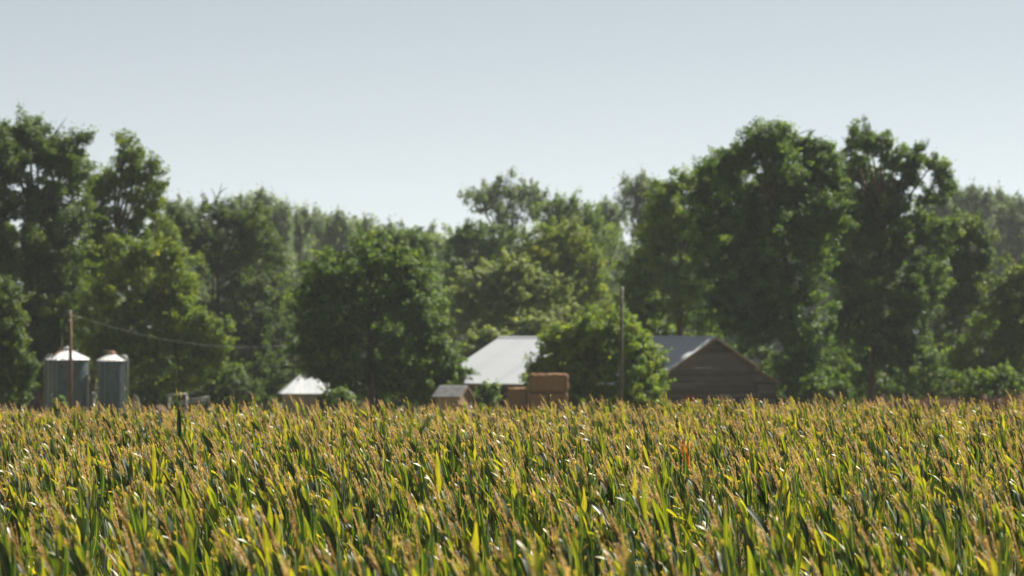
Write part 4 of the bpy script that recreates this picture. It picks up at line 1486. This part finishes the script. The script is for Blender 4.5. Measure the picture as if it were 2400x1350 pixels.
def build_corn():
    rng = np.random.default_rng(77)
    protos = [make_proto(i) for i in range(N_PROTO)]
    for i, p in enumerate(protos):
        o = bpy.data.objects.new("corn_source_%02d" % i, join_parts(p, "corn_source"))
        SRC.objects.link(o)
    # planting: rows run obliquely across the view
    pts = []
    ang = R(24)
    ca, sa = math.cos(ang), math.sin(ang)
    row, gap = 0.80, 0.48
    for i in range(-90, 260):
        v = i * row
        u = -130.0
        while u < 130:
            x = u * ca - v * sa
            y = u * sa + v * ca
            u += gap * rng.uniform(0.75, 1.3)
            if y < 24 or y > 101.5 + 0.8 * math.sin(x * 0.4):
                continue
            if abs(x) > 0.1335 * y * 1.06 + 4.5:
                continue
            if rng.random() < 0.42 * min(1.0, max(0.0, (88 - y) / 34.0)):
                continue
            pts.append((x + rng.normal(0, 0.25), y + rng.normal(0, 0.3)))
    pts = np.array(pts)
    n = len(pts)
    z = np.array([ground_z(x, y) for x, y in pts])
    scl = np.clip(rng.normal(0.99, 0.050, n), 0.84, 1.12)
    scl += 0.018 * np.sin(pts[:, 0] * 0.55 + 1) * np.sin(pts[:, 1] * 0.31) + 0.010 * np.sin(pts[:, 0] * 1.7 + pts[:, 1] * 0.9)
    rz = rng.normal(0, 0.30, n)
    tx = rng.normal(0, 0.05, n)
    ty = rng.normal(-0.05, 0.06, n)
    idx = rng.integers(0, N_PROTO, n)
    d = pts[:, 1]
    inview = (np.abs(pts[:, 0]) < 0.1333 * d + 0.12) & (d > 28.6)
    order = np.argsort(np.where(inview, d, 1e6))
    near = set(order[:298].tolist())
    # individuals of the front rows
    for j in sorted(near, key=lambda j: d[j]):
        root = bpy.data.objects.new("corn_plant", None)
        root.empty_display_size = 0.2
        COL.objects.link(root)
        root.location = (pts[j, 0], pts[j, 1], z[j])
        root.rotation_euler = (tx[j], ty[j], rz[j])
        root.scale = (scl[j],) * 3
        if d[j] < 36.5:
            tag(root, "tasselled corn plant in the blurred front rows along the bottom edge", "corn plant", "corn plants of the blurred front rows")
        else:
            tag(root, "tasselled corn plant in the sharper rows just behind the blurred front rows", "corn plant", "corn plants behind the blurred front rows")
        for (nm, me, loc) in protos[idx[j]]:
            o = bpy.data.objects.new(nm, me)
            COL.objects.link(o)
            o.parent = root
            o.location = loc
    # two plants that stand out
    for (sp, px, Y, sc, label) in (('green', 437, 74.0, 1.12, "tall dark green corn plant without tassel rising above the field edge"),
                                   ('orange', 1617, 60.0, 1.035, "corn plant with large dry orange leaves in the middle of the field")):
        x = (px - 1200) / F_PX * Y
        root = empty("corn_plant", (x, Y, ground_z(x, Y)), label, "corn plant", None)
        root.scale = (sc,) * 3
        for (nm, me, loc) in make_proto(70 if sp == 'green' else 71, sp):
            link(nm, me, root, loc=loc)
    # the mass of the field
    rest = np.array([j for j in range(n) if j not in near])
    me = bpy.data.meshes.new("corn_field")
    me.vertices.add(len(rest))
    co = np.stack([pts[rest, 0], pts[rest, 1], z[rest]], axis=1).astype(np.float32)
    me.vertices.foreach_set("co", co.ravel())
    a = me.attributes.new("prot", 'FLOAT_VECTOR', 'POINT')
    a.data.foreach_set("vector", np.stack([tx[rest], ty[rest], rz[rest]], axis=1).astype(np.float32).ravel())
    a = me.attributes.new("pscl", 'FLOAT', 'POINT')
    a.data.foreach_set("value", scl[rest].astype(np.float32))
    a = me.attributes.new("pidx", 'INT', 'POINT')
    a.data.foreach_set("value", idx[rest].astype(np.int32))
    me.update()
    o = link("corn_field", me)
    tag(o, "wide mass of tasselled corn behind the front rows", "corn field", None, "stuff")
    ng = bpy.data.node_groups.new("plant_corn", 'GeometryNodeTree')
    ng.interface.new_socket("Geometry", in_out='INPUT', socket_type='NodeSocketGeometry')
    ng.interface.new_socket("Geometry", in_out='OUTPUT', socket_type='NodeSocketGeometry')
    N, Lk = ng.nodes, ng.links
    gi, go = N.new("NodeGroupInput"), N.new("NodeGroupOutput")
    ci = N.new("GeometryNodeCollectionInfo")
    ci.inputs['Collection'].default_value = SRC
    ci.inputs['Separate Children'].default_value = True
    ci.inputs['Reset Children'].default_value = True
    iop = N.new("GeometryNodeInstanceOnPoints")
    iop.inputs['Pick Instance'].default_value = True

    def na(name, dt):
        x = N.new("GeometryNodeInputNamedAttribute")
        x.data_type = dt
        x.inputs['Name'].default_value = name
        return [s for s in x.outputs if s.enabled and s.name == 'Attribute'][0]
    e2r = N.new("FunctionNodeEulerToRotation")
    Lk.new(na("prot", 'FLOAT_VECTOR'), e2r.inputs[0])
    Lk.new(gi.outputs[0], iop.inputs['Points'])
    Lk.new(ci.outputs[0], iop.inputs['Instance'])
    Lk.new(na("pidx", 'INT'), iop.inputs['Instance Index'])
    Lk.new(e2r.outputs[0], iop.inputs['Rotation'])
    Lk.new(na("pscl", 'FLOAT'), iop.inputs['Scale'])
    Lk.new(iop.outputs[0], go.inputs[0])
    md = o.modifiers.new("plants", 'NODES')
    md.node_group = ng
    print("corn plants:", n)


build_corn()


# ------------------------------------------------------------------ air
def build_haze():
    t = NT("haze_air")
    pv = t.n("ShaderNodeVolumePrincipled")
    pv.inputs['Color'].default_value = (0.92, 0.96, 1.0, 1)
    pv.inputs['Density'].default_value = 0.00008
    pv.inputs['Anisotropy'].default_value = 0.25
    t.l(pv.outputs[0], t.out.inputs['Volume'])
    o = MB().box(-420, 420, -60, 1000, GZ - 1.6, 34.0).build("haze", t.m)
    tag(o, "thin pale summer haze over the farm", "haze", None, "stuff")


build_haze()
